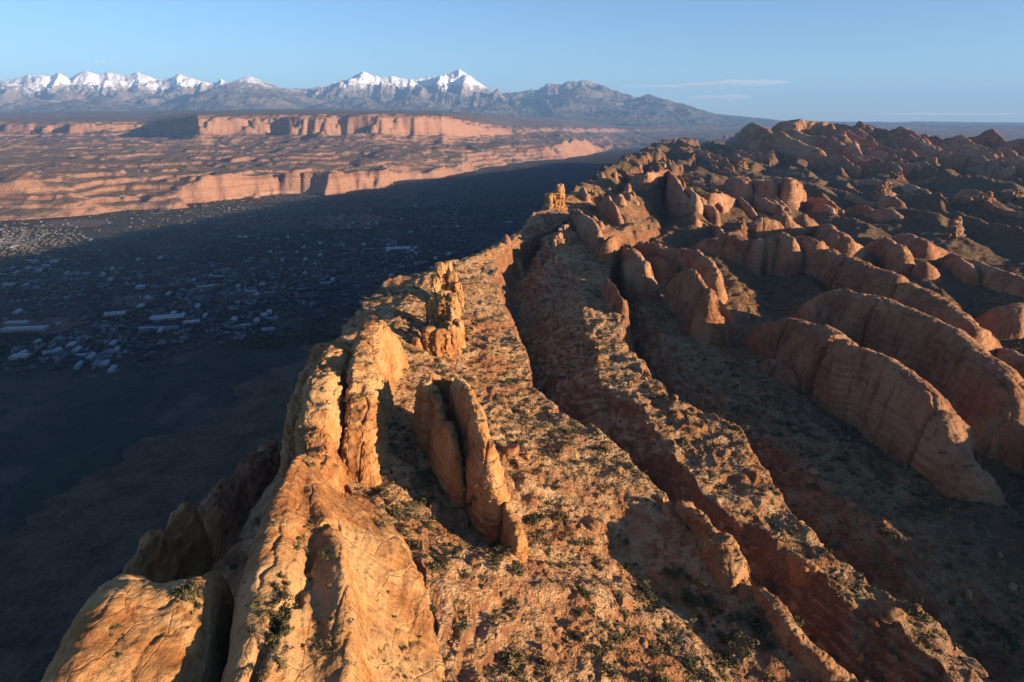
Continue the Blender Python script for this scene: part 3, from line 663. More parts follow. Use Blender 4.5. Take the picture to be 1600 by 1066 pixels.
SMALL = [
 ("low red dome at the right edge beyond the bright nosed fin", [(1520,498,8),(1560,478,22),(1610,472,24),(1680,500,10)], 14),
 ("reddish hump at the right edge between the second and third great fins", [(1535,545,6),(1580,548,16),(1640,575,16),(1700,610,6)], 12),
 ("dark low dome at the right edge below the bright nose", [(1498,665,6),(1530,645,16),(1585,655,18),(1660,700,16),(1740,760,6)], 12),
 ("small dark hump at the lower left foot of the nearest great fin", [(1190,560,4),(1215,560,9),(1240,580,8),(1262,605,3)], 7),
 ("round shouldered dome just above the left end of the longest wall", [(1172,352,8),(1190,338,24),(1212,345,24),(1226,360,10)], 14),
 ("high dome second in the cluster above the longest wall", [(1212,338,10),(1226,329,28),(1242,345,26),(1254,362,10)], 14),
 ("dome with a lit right flank third in the cluster above the longest wall", [(1246,340,10),(1258,334,26),(1275,348,22),(1286,362,8)], 12),
 ("long rounded fin fourth in the cluster above the longest wall", [(1280,352,10),(1298,352,26),(1330,374,26),(1358,394,20),(1375,406,6)], 14),
 ("narrow split blade in front of the long rounded fin", [(1296,385,8),(1302,364,22),(1312,372,20),(1324,392,8)], 5),
 ("rounded boss sitting on the crest of the longest wall", [(1200,372,20),(1222,364,34),(1242,376,32),(1250,386,20)], 12),
 ("second boss on the crest of the longest wall, farther right", [(1238,372,20),(1258,364,32),(1280,378,30),(1292,388,18)], 11),
 ("pointed red dome right of the cluster above the longest wall", [(1358,382,10),(1386,369,28),(1412,388,28),(1432,408,10)], 14),
 ("long low whaleback right of the pointed red dome", [(1392,368,8),(1418,364,20),(1450,376,20),(1478,394,8)], 14),
 ("little nose of rock under the pointed red dome", [(1434,412,6),(1448,408,14),(1460,416,12),(1468,430,4)], 8),
 ("lumpy red whaleback near the right side, under the thin pinnacle", [(1476,405,6),(1500,404,16),(1525,420,16),(1536,434,5)], 11),
 ("broken red ridge running to the right edge beyond the whalebacks", [(1450,384,6),(1500,400,14),(1560,420,16),(1640,450,14)], 14),
 ("steep grey fin with a saddle, left of the curved fin", [(942,384,8),(950,374,18),(962,369,26),(975,384,22),(990,392,26),(1012,412,26),(1030,440,12)], 12),
 ("long curved fin ending in a bright rounded nose", [(996,378,12),(1020,380,20),(1050,387,22),(1085,392,28),(1108,404,28),(1124,430,22),(1134,450,8)], 10),
 ("stubby ridge between the steep grey fin and the curved fin", [(1012,402,10),(1035,404,16),(1066,424,10)], 8),
 ("sharp peaked fin with a sunlit knife edge below the curved fin", [(1046,440,14),(1078,416,36),(1092,436,34),(1112,462,30),(1126,488,20),(1134,506,6)], 10),
 ("small blade tucked against the foot of the sharp peaked fin", [(1120,470,10),(1130,474,15),(1142,488,12),(1154,505,4)], 5),
 ("thin lone sunlit blade on the dark slope", [(942,440,6),(950,434,17),(962,448,15),(975,468,10),(986,488,3)], 3.2),
 ("bright nosed block behind the rim pinnacle", [(893,328,6),(905,329,18),(925,343,22),(936,358,18),(940,376,4)], 8),
 ("hooked fin with a lit face, behind the bright nosed block", [(934,320,5),(950,306,22),(960,318,20),(970,345,6)], 7),
 ("low lit fin to the right of the hooked fin", [(972,300,4),(985,302,10),(1000,318,4)], 6),
 ("big ribbed fin on the rim with joints down its face", [(985,282,8),(1010,271,26),(1044,265,38),(1058,282,36),(1076,305,24),(1086,318,6)], 12),
 ("slim fin pressed behind the big ribbed fin", [(1056,275,10),(1063,272,30),(1070,285,20)], 6),
 ("rounded fin in front of the right end of the big ribbed fin", [(1066,295,10),(1078,294,24),(1090,308,20),(1098,324,5)], 8),
 ("long brown wall beyond the rounded fin", [(1094,304,8),(1112,300,18),(1135,304,18),(1150,312,8)], 9),
 ("crumbling lit ridge at the end of the long brown wall", [(1146,304,6),(1156,306,16),(1172,322,12),(1184,336,4)], 8),
 ("rounded knob on the dark flat below the crumbling ridge", [(1078,338,3),(1088,340,9),(1102,350,3)], 6),
 ("small triangular blade right of the rounded knob", [(1114,352,4),(1122,353,11),(1132,366,3)], 5),
 ("low dark dome left of the squat domed block", [(1092,378,5),(1106,372,12),(1122,378,6)], 8),
]
for i, (lb, pts, wd) in enumerate(SMALL):
    fin("rock_fin", lb, hp(*pts), wd*0.72, wd*0.85, 'fin_right' if pts[0][1] > 330 else 'fin_far', seed=200 + i*7, ends=(0.12, 0.10), k=0.75, sharp=1.1, rough=0.09,
        joints=((0.45, 0.3, 2),) if i % 3 == 0 else ((0.3, 0.2, 1.5), (0.6, 0.25, 1.5)))
# rocky lips of the nearer ridges
for i, (lb, pts, wl, wr) in enumerate([
 ("sunlit outcrop on the near ridge edge beside the dark hollow", wp((1062,786,329),(1085,804,330),(1112,830,331),(1128,842,330)), 2.5, 5),
 ("big rounded outcrop crowning the near ridge, dark on its left", wp((1100,842,330),(1128,836,332.5),(1142,852,333),(1155,880,331),(1165,900,328)), 6, 5),
 ("long lit rib of rock running down the near ridge to the bottom edge", wp((1178,908,327),(1205,938,328.5),(1230,970,328.5),(1262,1007,326),(1300,1040,324),(1350,1075,320)), 2.5, 4),
 ("jumbled outcrop at the lower end of the middle ridge", wp((1235,860,320),(1250,870,322),(1270,882,321.5),(1285,892,319)), 2, 3)]):
    fin("rock_outcrop", lb, pts, wl, wr, 'boulder', seed=400 + i*5, cat="rock outcrop", k=1.6, ends=(0.1, 0.1))
RP = hit(868, 322, 0)
columns("rock_pinnacle", "pinnacle with a thin right hand spike standing on the rim in the middle distance",
  [(RP[0]-6, RP[1], RP[2]-8, RP[2]+14, 6, 6), (RP[0]-0.5, RP[1]+1, RP[2]-8, RP[2]+16, 5, 6), (RP[0]+5.5, RP[1], RP[2]-8, RP[2]+25, 4, 4.5)], 'fin_near', 91, "rock pinnacle")
def pinn(px, py, h, r, lb, i):
    p = hit(px, py, 0); columns("rock_pinnacle", lb, [(p[0]-r*0.5, p[1], p[2]-5, p[2]+h*0.8, r*1.1, r), (p[0]+r*0.35, p[1], p[2]-5, p[2]+h, r*0.8, r), (p[0], p[1]-r*0.5, p[2]-5, p[2]+h*0.45, r*1.5, r*1.2)], 'fin_far' if py < 390 else 'fin_near', 500 + i, "rock pinnacle")
for i, a in enumerate([(873,382,10,3,"thin spike on the small lit shelf below the rim pinnacle"),(881,376,14,3.4,"leaning spike behind the thin spike on the small lit shelf"),
   (1158,358,11,3.5,"stubby pillar alone on the dark flat, right of the two knobs"),(1380,307,24,7,"lone squat tower on a lit mound far out on the right"),
   (1400,279,14,8,"small reddish butte on the flat, beyond the lone squat tower"),(1490,366,22,5,"thin pinnacle on a mound near the right side"),
   (1540,318,18,6,"slim far pinnacle at the end of a dark cuesta"),(1585,312,18,9,"blocky far butte close to the right edge"),(1158,266,30,9,"square lit tower on the rim plateau above the pale cliffs"),
   (1133,215,34,12,"pair of knobs on the skyline left of the far fins"),(952,434+50,4,2,"small rounded stone on the edge of the middle ridge"),(1199,303,24,6,"right hand spur of the pale cliffs"),(1175,300,22,5,"narrow buttress of the pale cliffs")]):
    pinn(*a, i)
for i, (lb, pts, wd) in enumerate([
 ("pale banded cliff block on the middle plateau", [(1138,284,10),(1150,276,34),(1165,280,34),(1174,292,14)], 14),
 ("pale cliff wall right of the banded cliff block", [(1176,286,14),(1190,281,30),(1208,284,30),(1216,294,12)], 12),
 ("rounded end tower of the pale cliff wall", [(1220,288,14),(1236,280,40),(1248,288,36),(1252,304,10)], 13)]):
    fin("rock_cliff", lb, hp(*pts), wd, wd, 'fin_far', seed=450 + i*3, cat="rock cliff", k=1.5, sharp=0.5)

# crowded far fins, each one its own
rng = np.random.default_rng(5)
def far_fin(px, py, h, L, wd, label, group, seed, ang=None):
    p = hit(px, py, 0); ang = -0.12 + rng.normal(0, 0.10) if ang is None else ang
    d = np.array([math.sin(ang), math.cos(ang)]); pts = []
    for t in np.linspace(-0.5, 0.5, 6):
        x, y = p[:2] + d*L*t; z = float(T(np.array([x]), np.array([y]), False)[0])
        pts.append((x, y, max(z, p[2] - h*0.3) + h*(0.72 + 0.25*math.cos(t*2.6) + 0.45*t + 0.12*rng.normal())))
    fin("rock_fin", label, pts, wd, wd, 'fin_far', seed=seed, group=group, ends=(0.15, 0.15), res=0.0013, k=0.8, sharp=1.0, rough=0.16)
fin("rock_fin", "high flat topped fin mass on the skyline, tallest of the far rocks", [PD(1221,203,2860),PD(1228,190,2870),PD(1243,186,2900),PD(1270,189,2900),PD(1300,193,2880),PD(1332,198,2850),PD(1352,200,2830),PD(1368,208,2800)], 60, 60, 'fin_far', seed=601, sharp=0.5, rough=0.05, joints=((0.3,0.3,14),(0.55,0.25,12),(0.75,0.3,12)), k=1.3, ends=(0.08,0.1))
far_fin(1205, 232, 62, 380, 28, "bulky rounded far fin left of the high flat topped mass", None, 603, -0.35)
far_fin(1228, 238, 60, 360, 27, "second bulky far fin with a lit nose under the flat topped mass", None, 605, -0.35)
far_fin(1278, 240, 64, 380, 25, "wide dark far fin in front of the flat topped mass", None, 607, -0.35)
far_fin(1306, 244, 56, 240, 22, "blocky far fin with a curved top right of the wide dark one", None, 609, -0.35)
k = 0
for (x0, x1, ya, yb, n, h0, h1) in ((1300,1450,215,262,46,26,50),(1440,1560,232,258,26,26,44),(1540,1640,250,276,14,30,48),(1230,1400,200,225,24,22,40),(1090,1200,226,262,18,10,22)):
    for i in range(n):
        px = rng.uniform(x0, x1); f = (px - x0)/(x1 - x0); py = rng.uniform(ya + 8*f, yb + 8*f); h = rng.uniform(h0, h1)
        far_fin(px, py, h, h*rng.uniform(4, 9), h*rng.uniform(0.22, 0.36), "weathered fin in the crowded far ridge of pinnacles on the right", "fins crowding the far ridge", 700 + k); k += 1
for i in range(60):                                   # scattered low knobs of the middle distance
    px = rng.uniform(900, 1600); py = rng.uniform(262, 350)
    if py > 300 and px < 1080: continue
    p = hit(px, py, 0); h = rng.uniform(5, 14)
    far_fin(px, py, h, h*rng.uniform(4, 12), h*rng.uniform(0.4, 0.8), "low weathered knob scattered over the middle plateau", "low knobs on the middle plateau", 1000 + i)

for i in range(46):                                   # broken rock along the rim
    y = 560*(2400/560)**rng.uniform(0, 1); x = float(rimx(y)) + rng.uniform(2, 26 + 0.05*y); z = float(T(np.array([x]), np.array([y]), False)[0]); px, py = proj(x, y, z)
    h = rng.uniform(2, 5.5)*(1 + y/1800); far_fin(px, py, h, h*rng.uniform(2, 5), h*rng.uniform(0.4, 0.7), "broken outcrop standing along the valley rim in the middle distance", "broken outcrops along the rim", 1200 + i)

# ------------------------------------------------------------------ loose boulders and shrubs
bpy.context.view_layer.update(); dg = bpy.context.evaluated_depsgraph_get()
def drop(x, y):
    ok, loc, nor, idx, ob, mx = scene.ray_cast(dg, (x, y, 700), (0, 0, -1)); return (loc, Vector((nor.x, nor.y, abs(nor.z))), ob) if ok else None
def see(px, py):
    d = ray(px, py); d = d/np.linalg.norm(d); ok, loc, nor, idx, ob, mx = scene.ray_cast(dg, CAM, d); return (loc, Vector((nor.x, nor.y, abs(nor.z))), ob) if ok else None
def ico(sub):
    import bmesh
    bm = bmesh.new(); bmesh.ops.create_icosphere(bm, subdivisions=sub, radius=1); V = np.array([v.co[:] for v in bm.verts]); F = np.array([[v.index for v in f.verts] for f in bm.faces]); bm.free(); return V, F
I3, I2, I1 = ico(3), ico(2), ico(1)
def rock_shape(seed, base=I3):
    V, F = base; r = np.random.default_rng(seed); V = V.copy()
    for _ in range(9):                                # cut by flat planes: angular blocks
        nn = r.normal(size=3); nn /= np.linalg.norm(nn); d = V @ nn; c = r.uniform(0.5, 0.82); V = V - np.outer(np.clip(d - c, 0, None), nn)
    V = V*r.uniform(0.7, 1.25, 3); V *= (1 + 0.10*fbm(V[:, 0]*2 + seed, V[:, 1]*2, V[:, 2]*2, 2, seed))[:, None]; return V, F
def leafy(n, seed, flat=0.7):                         # many small leaf sprays through an uneven crown
    r = np.random.default_rng(seed); nb = 5; cen = r.normal(size=(nb, 3))*[0.45, 0.45, 0.25]; cen[:, 2] = np.abs(cen[:, 2]) + 0.25
    rad = r.uniform(0.35, 0.6, nb); b = r.integers(0, nb, n); d = r.normal(size=(n, 3)); d /= np.linalg.norm(d, axis=1)[:, None]
    c = cen[b] + d*(rad[b]*r.uniform(0.45, 1.0, n))[:, None]; c[:, 2] = np.abs(c[:, 2])*flat + 0.04
    t1 = r.normal(size=(n, 3)); t1 /= np.linalg.norm(t1, axis=1)[:, None]; t2 = np.cross(t1, d); t2 /= np.linalg.norm(t2, axis=1)[:, None] + 1e-6
    s = r.uniform(0.10, 0.22, n)[:, None]*(60/n)**0.33
    V = np.stack([c - t1*s - t2*s*0.6, c + t1*s - t2*s*0.5, c + t1*s*0.3 + t2*s], 1).reshape(-1, 3); return V, np.arange(3*n).reshape(n, 3)

for i in range(60):                                   # blocky ledges breaking out along the ridge edges
    ln = ('A', 'B2', 'C1', 'B1')[i % 4]; y = rng.uniform(120, 560); lx, lz = li(ln, np.array([y])); x = float(lx[0]) + rng.uniform(-4, 4)
    V, F = rock_shape(1300 + i); L = rng.uniform(1.2, 4.5)
    V = V*[rng.uniform(1.0, 2.2), L, rng.uniform(0.9, 2.0)]; V[:, 2] = np.round(V[:, 2]/0.55)*0.4 + V[:, 2]*0.35
    o = new_mesh("rock_ledge", V, F, M['boulder'], smooth=False); o.location = (x, y, float(T(np.array([x]), np.array([y]))[0]) + 0.2); o.rotation_euler = (0, rng.uniform(-.1, .15), rng.normal(0, 0.3))
    tag(o, "low blocky ledge of rock breaking out along the edge of a near ridge", "rock ledge", "low ledges on the near ridges")
cand = []                                              # boulders
def area(n, x0, x1, y0, y1):
    return np.stack([rng.uniform(x0, x1, n), y0*(y1/y0)**rng.uniform(0, 1, n)], 1)
def usable(x, y):
    px, py = proj(x, y, float(T(np.array([x]), np.array([y]), False)[0])); return -60 < px < 1660 and -20 < py < 1120
bpts = area(9000, -60, 330, 85, 620)
B = []
for x, y in bpts:
    if x < rimx(y) + 3: continue
    r = drop(x, y)
    if r is None or r[1].z < 0.35: continue
    if r[2].name != "rocky_ridge" and rng.random() < 0.75: continue
    clump = math.sin(x/9 + 2*math.sin(y/13))*math.sin(y/11 + 1.5*math.sin(x/17))
    s = 0.34 + 0.8*rng.random()**3 + max(0, clump)*0.5*rng.random() + (1.4 if rng.random() < 0.012 else 0)
    B.append((x, y, r[0].z - s*0.25, s))
for px, py, s in ((800,706,3.0),(1385,955,4.6),(676,795,1.8),(1398,968,3.0),(1258,893,1.8),(640,760,1.7),(610,790,2.0),(725,765,1.5),(700,770,1.3),(822,716,2.0),(742,880,1.4),(690,565,1.6)):
    r = see(px, py)
    if r: B.append((r[0].x, r[0].y, r[0].z + s*0.2, s))
B.sort(key=lambda b: -b[3]*1000/math.hypot(b[0], b[1], b[2]-450))
shapes = [rock_shape(900 + i) for i in range(10)]; smes = {}
for i, (x, y, z, s) in enumerate(B[:300]):
    k = i % 10
    if k not in smes:
        o = new_mesh("boulder", shapes[k][0], shapes[k][1], M['boulder'], smooth=False); smes[k] = o.data
    else:
        o = bpy.data.objects.new("boulder", smes[k]); scene.collection.objects.link(o)
    o.location = (x, y, z); o.rotation_euler = (rng.uniform(-.5, .5), rng.uniform(-.5, .5), rng.uniform(0, 6.28)); o.scale = (s*rng.uniform(.8, 1.5), s, s*rng.uniform(.6, 1.0))
    px, py = proj(x, y, z)
    if abs(px-1387) < 9 and s > 4: tag(o, "huge orange block perched at the end of the middle ridge, lower right", "boulder")
    else: tag(o, "angular orange boulder lying loose on the scrubby slope", "boulder", "boulders scattered on the slopes")
def merge(items, shp, name, mat, **kw):
    Vs, Fs, nV = [], [], 0
    for (x, y, z, s) in items:
        V, F = shp[int(rng.integers(len(shp)))]; a = rng.uniform(0, 6.28); c, sn = math.cos(a), math.sin(a)
        Vr = np.stack([V[:, 0]*c - V[:, 1]*sn, V[:, 0]*sn + V[:, 1]*c, V[:, 2]*rng.uniform(.7, 1.1)], 1)*s + [x, y, z]
        Vs.append(Vr); Fs.append(F + nV); nV += len(V)
    return tag(new_mesh(name, np.concatenate(Vs), np.concatenate(Fs), M[mat], smooth=False), kind="stuff", **kw)
merge(B[300:], [rock_shape(930 + i, I1) for i in range(8)], "rubble", 'boulder', label="small loose stones littering the ridge slopes", cat="rubble")

S = []
for (n, x0, x1, y0, y1, fs) in ((30000, -110, 420, 75, 620, 1.7), (15000, -150, 1000, 520, 1500, 1.7), (8000, 80, 2400, 1200, 3200, 2.6)):
    pts = area(n, x0, x1, y0, y1); ax_, ay_ = pts.T; zz_ = Traw(ax_, ay_); ppx, ppy = proj(ax_, ay_, zz_)
    den = 0.6 + 0.6*fbm(ax_/40, ay_/40, o=2, s=303)
    keep = (ax_ - rimx(ay_) > -40) & (ppx > -80) & (ppx < 1680) & (ppy > -20) & (ppy < 1150) & (rng.random(n) < den)
    for x, y in pts[keep]:
        r = drop(x, y)
        if r is None or r[1].z < 0.62: continue
        if r[2].name != "rocky_ridge" and rng.random() < 0.9: continue
        s = fs*(0.42 + 0.75*rng.random()**1.8 + (0.7 if rng.random() < 0.05 else 0)); S.append((x, y, r[0].z - 0.1, s))
for px, py, s, sp, n in ((432,965,1.6,22,14),(425,1010,1.1,28,16),(445,915,1.1,16,7),(468,850,1.0,9,10),(300,925,1.3,18,12),(520,1000,0.9,30,14),(610,1020,1.0,26,12),(185,1000,0.9,14,6),(490,820,0.8,10,8),(510,1020,1.0,20,6),
                         (1085,940,2.6,26,8),(1180,985,2.4,24,9),(1060,990,2.2,18,5),(1010,905,1.8,30,7),(1140,1010,2.2,30,7),(1310,1010,1.8,14,3),(740,790,1.7,26,9),(960,1000,1.6,60,10),(650,1010,0.9,20,6),(500,560,0.8,8,5)):
    for j in range(n):
        r = see(px + rng.normal(0, sp*0.6), py + rng.normal(0, sp*0.8))
        if r and r[1].z > 0.25: S.append((r[0].x, r[0].y, r[0].z - 0.1, s*rng.uniform(0.6, 1.15)))
SV = area(9000, -700, 400, 60, 2200); SV[:, 0] = rimx(SV[:, 1]) - rng.uniform(20, 560, len(SV))
for x, y in SV:
    r = drop(x, y)
    if r and r[1].z > 0.5: S.append((x, y, r[0].z - 0.1, rng.uniform(0.9, 2.2)*(1 if y > 300 else 0.8)*0.999))
S.sort(key=lambda b: -b[3]*1000/math.hypot(b[0], b[1], b[2]-450))
lsh = [leafy(240, 950 + i) for i in range(8)]; lm = {}
for i, (x, y, z, s) in enumerate(S[:300]):
    k = i % 8
    if k not in lm:
        o = new_mesh("juniper_shrub", lsh[k][0], lsh[k][1], M['leaf'], smooth=False); lm[k] = o.data
    else:
        o = bpy.data.objects.new("juniper_shrub", lm[k]); scene.collection.objects.link(o)
    o.location = (x, y, z); o.rotation_euler = (0, 0, rng.uniform(0, 6.28)); o.scale = (s*1.1, s*1.1, s*rng.uniform(0.85, 1.25))
    tag(o, "dark green juniper shrub growing among the rocks and dry brush", "shrub", "juniper shrubs on the ridge")
rest = S[300:]; nearS = [q for q in rest if q[1] < 420]; farS = [q for q in rest if q[1] >= 420]
h1 = nearS[::2]; h2 = nearS[1::2]
merge(h1, [leafy(46, 970 + i) for i in range(6)], "scrub", 'leaf', label="small dark green shrubs dotting the near slopes", cat="scrub")
merge(h2, [leafy(40, 980 + i, 0.55) for i in range(6)], "dry_brush", 'leaf2', label="grey brown dry brush between the shrubs", cat="brush")
merge(farS, [leafy(16, 990 + i) for i in range(6)], "distant_scrub", 'leaf', label="scrub thinly covering the farther ridges", cat="scrub")

# ------------------------------------------------------------------ the town in the valley
b = NB('roofs_mixed')
vc = b.n('ShaderNodeTexVoronoi'); vc.inputs['Scale'].default_value = 0.03; b.l(b.pos, vc.inputs['Vector']); sp_ = b.n('ShaderNodeSeparateColor'); b.l(vc.outputs[1], sp_.inputs[0])
M['roofs'] = b.fin(b.ramp(sp_.outputs[0], [(0.0, (0.30,0.31,0.34)), (0.2, (0.16,0.155,0.15)), (0.5, (0.12,0.08,0.06)), (0.68, (0.10,0.10,0.11)), (0.84, (0.26,0.25,0.24)), (0.95, (0.06,0.075,0.10))]))
M['white_roof'] = simple('white_metal_roof', (0.36,0.39,0.42), 0.6, 0.04, 0.1)
M['tan_wall'] = simple('tan_wall', (0.42,0.34,0.26), 0.85, 0.1, 0.2)
M['road'] = simple('asphalt', (0.06,0.058,0.055), 0.9, 0.15, 0.1)
M['dirt'] = simple('red_dirt', (0.20,0.10,0.07), 0.95, 0.15, 0.02)
M['pale'] = simple('pale_field', (0.19,0.12,0.09), 0.95, 0.12, 0.01)
HV = np.array([(-1,-1,0),(1,-1,0),(1,1,0),(-1,1,0),(-1,-1,1),(1,-1,1),(1,1,1),(-1,1,1),(-1,0,1.5),(1,0,1.5)], float)
HF4 = np.array([(0,1,5,4),(2,3,7,6),(4,5,9,8),(6,7,8,9)]); HF3 = np.array([(1,2,6),(1,6,5),(3,0,4),(3,4,7),(5,6,9),(7,4,8)])
def hxy(a, l, wd, hh, x, y, z=0):
    c, s_ = math.cos(a), math.sin(a); V = HV*[l/2, wd/2, hh]
    return np.stack([V[:, 0]*c - V[:, 1]*s_ + x, V[:, 0]*s_ + V[:, 1]*c + y, V[:, 2] + z], 1)
RA = math.atan2(4.0, 1.0) + 0.5                       # streets run along the valley
hs = []
def town(n, px, py, sx, sy, big=0.1):
    for _ in range(n):
        a, b_ = rng.normal(px, sx), rng.normal(py, sy)
        if b_ < 255: continue
        p = P(a, b_, 0)
        if p[0] > rimx(p[1]) - 500: continue
        g = 21; q = np.array([math.cos(RA), math.sin(RA)]); q2 = np.array([-q[1], q[0]]); s_, t_ = p[:2] @ q, p[:2] @ q2
        t_ = round(t_/40)*40 + rng.choice([-11, 11]); s_ = round(s_/g)*g + rng.normal(0, 7); t_ += rng.normal(0, 5); xy = q*s_ + q2*t_
        bg_ = rng.random() < big
        hs.append((xy[0], xy[1], RA + (0 if rng.random() < .75 else math.pi/2), rng.uniform(16, 34) if bg_ else rng.uniform(8, 13), rng.uniform(9, 15) if bg_ else rng.uniform(5.5, 8), rng.uniform(4, 6) if bg_ else rng.uniform(3, 4)))
for a in ((260,60,430,45,22,.05),(330,300,440,110,22,.1),(240,480,400,130,26,.1),(260,640,385,90,20,.12),(200,20,375,60,12,.02),(240,560,330,140,24,.08),(140,120,545,60,12,.2),(130,300,500,80,14,.15),(160,700,330,90,22,.06),(200,420,455,120,14,.1),(60,640,290,120,14,.1),(100,380,330,140,14,.05)):
    town(int(a[0]*3.2), a[1], a[2], a[3], a[4]*1.1, a[5]*0.45)
seen = set(); hs2 = []
for h_ in hs:
    key = (round(h_[0]/9), round(h_[1]/9))
    if key in seen: continue
    seen.add(key); hs2.append(h_)
hs2.sort(key=lambda h_: -h_[3]/math.hypot(h_[0], h_[1]))
for h_ in hs2[:280]:
    V = hxy(h_[2], h_[3], h_[4], h_[5], 0, 0); big = h_[3] > 22
    o = new_mesh("warehouse" if big else "house", V, HF4, M['white_roof'] if big and rng.random() < .5 else M['roofs'], smooth=False, F3=HF3); o.location = (h_[0], h_[1], 0.3)
    tag(o, "long low building among the commercial blocks of the shaded valley town" if big else "small gabled house in the shaded valley town", "warehouse" if big else "house", "larger buildings in the valley town" if big else "houses in the valley town")
Vs, F4, F3, nV = [], [], [], 0
for h_ in hs2[280:]:
    Vs.append(hxy(h_[2], h_[3], h_[4], h_[5], h_[0], h_[1], 0.3)); F4.append(HF4 + nV); F3.append(HF3 + nV); nV += 10
tag(new_mesh("town_houses", np.concatenate(Vs), np.concatenate(F4), M['roofs'], smooth=False, F3=np.concatenate(F3)), "far houses of the town spread over the valley floor", "houses", kind="stuff")
for lb, px, py, l, wd, hh, a in (("very long white roofed building at the left edge of the valley", 40, 517, 92, 26, 7, 0.12),("white roofed building just behind the very long one at the left edge", 27, 507, 48, 18, 6, 0.12),
   ("blue grey roofed shed at the left edge near the foot of the slope", 32, 560, 30, 24, 6, 0.1),("flat complex of parallel pale roofs in the middle of the town", 262, 498, 74, 40, 5, 0.3),
   ("white roofed store right of the parallel roof complex", 300, 506, 34, 20, 6, 0.3),("pale store left of the parallel roof complex", 180, 493, 44, 30, 6, 0.3),("long white roof near the middle of the valley town", 322, 450, 46, 16, 6, 0.3),
   ("broad white roofs in the upper right of the valley town", 622, 390, 90, 50, 6, 0.3),("large pale roof beside the ridge in the shaded valley", 575, 475, 40, 26, 6, 0.4)):
    p = P(px, py, 0); root = bpy.data.objects.new("large_building", None); scene.collection.objects.link(root); root.location = (p[0], p[1], 0.3); root.rotation_euler = (0, 0, a); tag(root, lb, "building")
    V = HV*[l/2, wd/2, hh]; V[8:, 2] = hh; W_ = np.delete(V, [8, 9], 0)
    new_mesh("wall", W_, [(0,1,5,4),(1,2,6,5),(2,3,7,6),(3,0,4,7)], M['tan_wall'], root, smooth=False)
    Rf = np.array([(-1,-1,0),(1,-1,0),(1,1,0),(-1,1,0),(-1,0,.18),(1,0,.18)], float)*[l/2 + .8, wd/2 + .8, hh] + [0, 0, hh + .05]
    new_mesh("roof", Rf, [(0,1,5,4),(2,3,4,5),(0,3,2,1)], M['white_roof'], root, smooth=False, F3=[(1,2,5),(3,0,4)])
def strip(name, pts, wd, mat, z):
    q, t = resample([(*P(a, b_, 0)[:2], 0) for a, b_ in pts], 90); tn = np.gradient(q[:, :2], axis=0); tn /= np.linalg.norm(tn, axis=1)[:, None]; r_ = np.stack([tn[:, 1], -tn[:, 0]], 1)*wd/2
    zz = Vf(q[:, 0], q[:, 1])*0 + z
    V = np.concatenate([np.column_stack([q[:, :2] - r_, zz]), np.column_stack([q[:, :2] + r_, zz])]); n = len(q); i = np.arange(n - 1)
    return tag(new_mesh(name, V, np.stack([i, i+1, i+1+n, i+n], 1), mat), kind="structure")
strip("road", [(-60,590),(60,562),(160,540),(300,505),(430,470),(560,410),(680,345),(760,300),(840,262)], 16, M['road'], 1.2)
strip("road", [(-60,455),(100,462),(300,470),(420,476)], 9, M['road'], 1.25)
strip("road", [(120,560),(140,520),(200,440),(230,390)], 9, M['road'], 1.3)
strip("road", [(330,500),(400,440),(520,360),(600,310)], 9, M['road'], 1.35)
def patch(px, py, rx, ry, mat, seed, z=1.0):
    p = P(px, py, 0); a = np.linspace(0, 2*math.pi, 60)[:-1]; r_ = 1 + .3*vn(np.cos(a)*1.7 + seed, np.sin(a)*1.7, None, 5)
    V = np.stack([p[0] + rx*r_*np.cos(a), p[1] + ry*r_*np.sin(a), np.full(len(a), z)], 1); V = np.concatenate([V, [[p[0], p[1], z]]]); n = len(a); i = np.arange(n)
    return tag(new_mesh("field", V, np.stack([np.full(n, n), i, (i+1) % n], 1), mat), kind="structure")
patch(205, 472, 62, 95, M['dirt'], 3); patch(545, 345, 210, 230, M['pale'], 8); patch(60, 510, 110, 60, M['dirt'], 5, 0.9); patch(390, 462, 90, 60, M['dirt'], 9, 0.9); patch(120, 350, 160, 120, M['pale'], 15)
# cottonwoods and yard trees of the valley, far too many and small to tell apart
tr = []
TP = np.array([P(rng.uniform(-60, 860), 250 + 330*rng.random()**1.3, 0) for _ in range(26000)])
TP = TP[(TP[:, 0] < rimx(TP[:, 1]) - 480) & (fbm(TP[:, 0]/300, TP[:, 1]/300, o=3, s=310) > -0.05)]
tr = [(p[0], p[1], 0.0, rng.uniform(3.5, 8)) for p in TP]
merge(tr, [leafy(12, 1010 + i, 1.0) for i in range(5)], "valley_trees", 'leaf', label="dark trees between the houses on the valley floor", cat="trees")

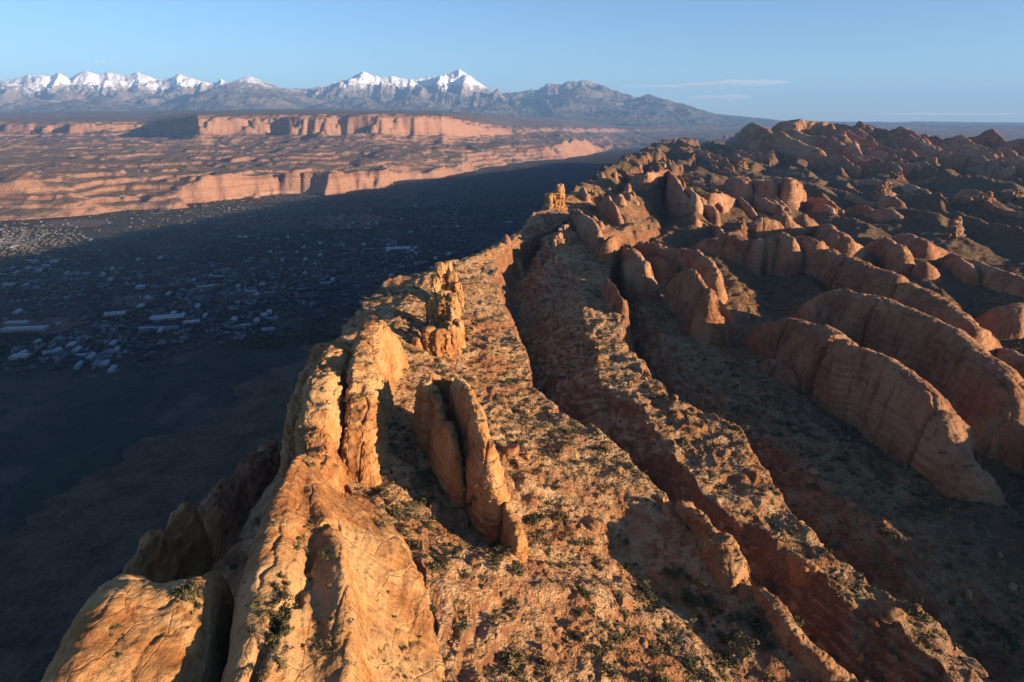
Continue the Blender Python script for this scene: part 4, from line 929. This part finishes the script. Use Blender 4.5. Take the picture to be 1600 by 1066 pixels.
# ------------------------------------------------------------------ clouds and the air
def cloudmat(name, dens, col):
    m = bpy.data.materials.new(name); t = nm(m); o = t.nodes.new('ShaderNodeOutputMaterial'); v = t.nodes.new('ShaderNodeVolumeScatter')
    v.inputs['Color'].default_value = (*col, 1); v.inputs['Density'].default_value = dens; t.links.new(v.outputs[0], o.inputs['Volume']); return m
def cloud(label, px, py, dist, rx, rz, mat, seed, tilt=0.0, ry=None):
    V, F = ico(5); y = dist; c = PD(px, py, y); V = V.copy(); n_ = fbm(V[:, 0]*2.2 + seed, V[:, 1]*2.0, V[:, 2]*1.2, 4, seed)
    V = V*(1 + 0.30*n_)[:, None]; V[:, 2] *= (0.55 + 0.6*np.clip(0.5 + fbm(V[:, 0]*3 + seed, V[:, 1]*0.8, None, 3, seed + 2), 0, 1)); 
    W_ = V*[rx, ry or rx*0.45, rz]; W_[:, 2] += tilt*W_[:, 0]
    o = new_mesh("cloud", W_, F, mat); o.location = c; return tag(o, label, "cloud")
CM = cloudmat('thin_cloud', 0.00045, (0.50,0.56,0.66)); CM2 = cloudmat('puff_cloud', 0.0006, (0.95,0.90,0.88))
cloud("long thin lens cloud above the right end of the mountains", 1150, 130, 62000, 4700, 330, CM, 3, 0.02)
cloud("streak of cloud trailing left from the lens cloud", 1060, 134, 63000, 5200, 90, CM, 5, 0.012)
cloud("faint lower cloud below the lens cloud", 1125, 152, 76000, 3700, 330, CM, 9, 0.02)
cloud("tiny pinkish puff of cloud above the snowy range at left", 156, 96, 60000, 560, 320, CM2, 11)
cloud("faint small puff right of the pinkish one", 240, 101, 62000, 560, 150, CM, 13)
cloud("very faint streak low over the right horizon", 1480, 178, 150000, 15000, 300, cloudmat('faint_cloud', 0.00008, (0.9,0.88,0.88)), 17)
hz = bpy.data.materials.new('haze'); t = nm(hz); o_ = t.nodes.new('ShaderNodeOutputMaterial'); v_ = t.nodes.new('ShaderNodeVolumePrincipled')
v_.inputs['Color'].default_value = (0.27, 0.52, 1.0, 1); v_.inputs['Density'].default_value = 2.3e-5; v_.inputs['Anisotropy'].default_value = 0.0
t.links.new(v_.outputs[0], o_.inputs['Volume'])
zt = 2800; z0 = -60; bx = 46000; y0 = -3000; y1 = 62000
V = [(-bx,y0,z0),(bx,y0,z0),(bx,y1,z0),(-bx,y1,z0),(-bx,y0,zt),(bx,y0,zt),(bx,y1,zt),(-bx,y1,zt)]
hzo = new_mesh("haze", V, [(3,2,1,0),(4,5,6,7),(0,1,5,4),(1,2,6,5),(2,3,7,6),(3,0,4,7)], hz, smooth=False); tag(hzo, kind="stuff")
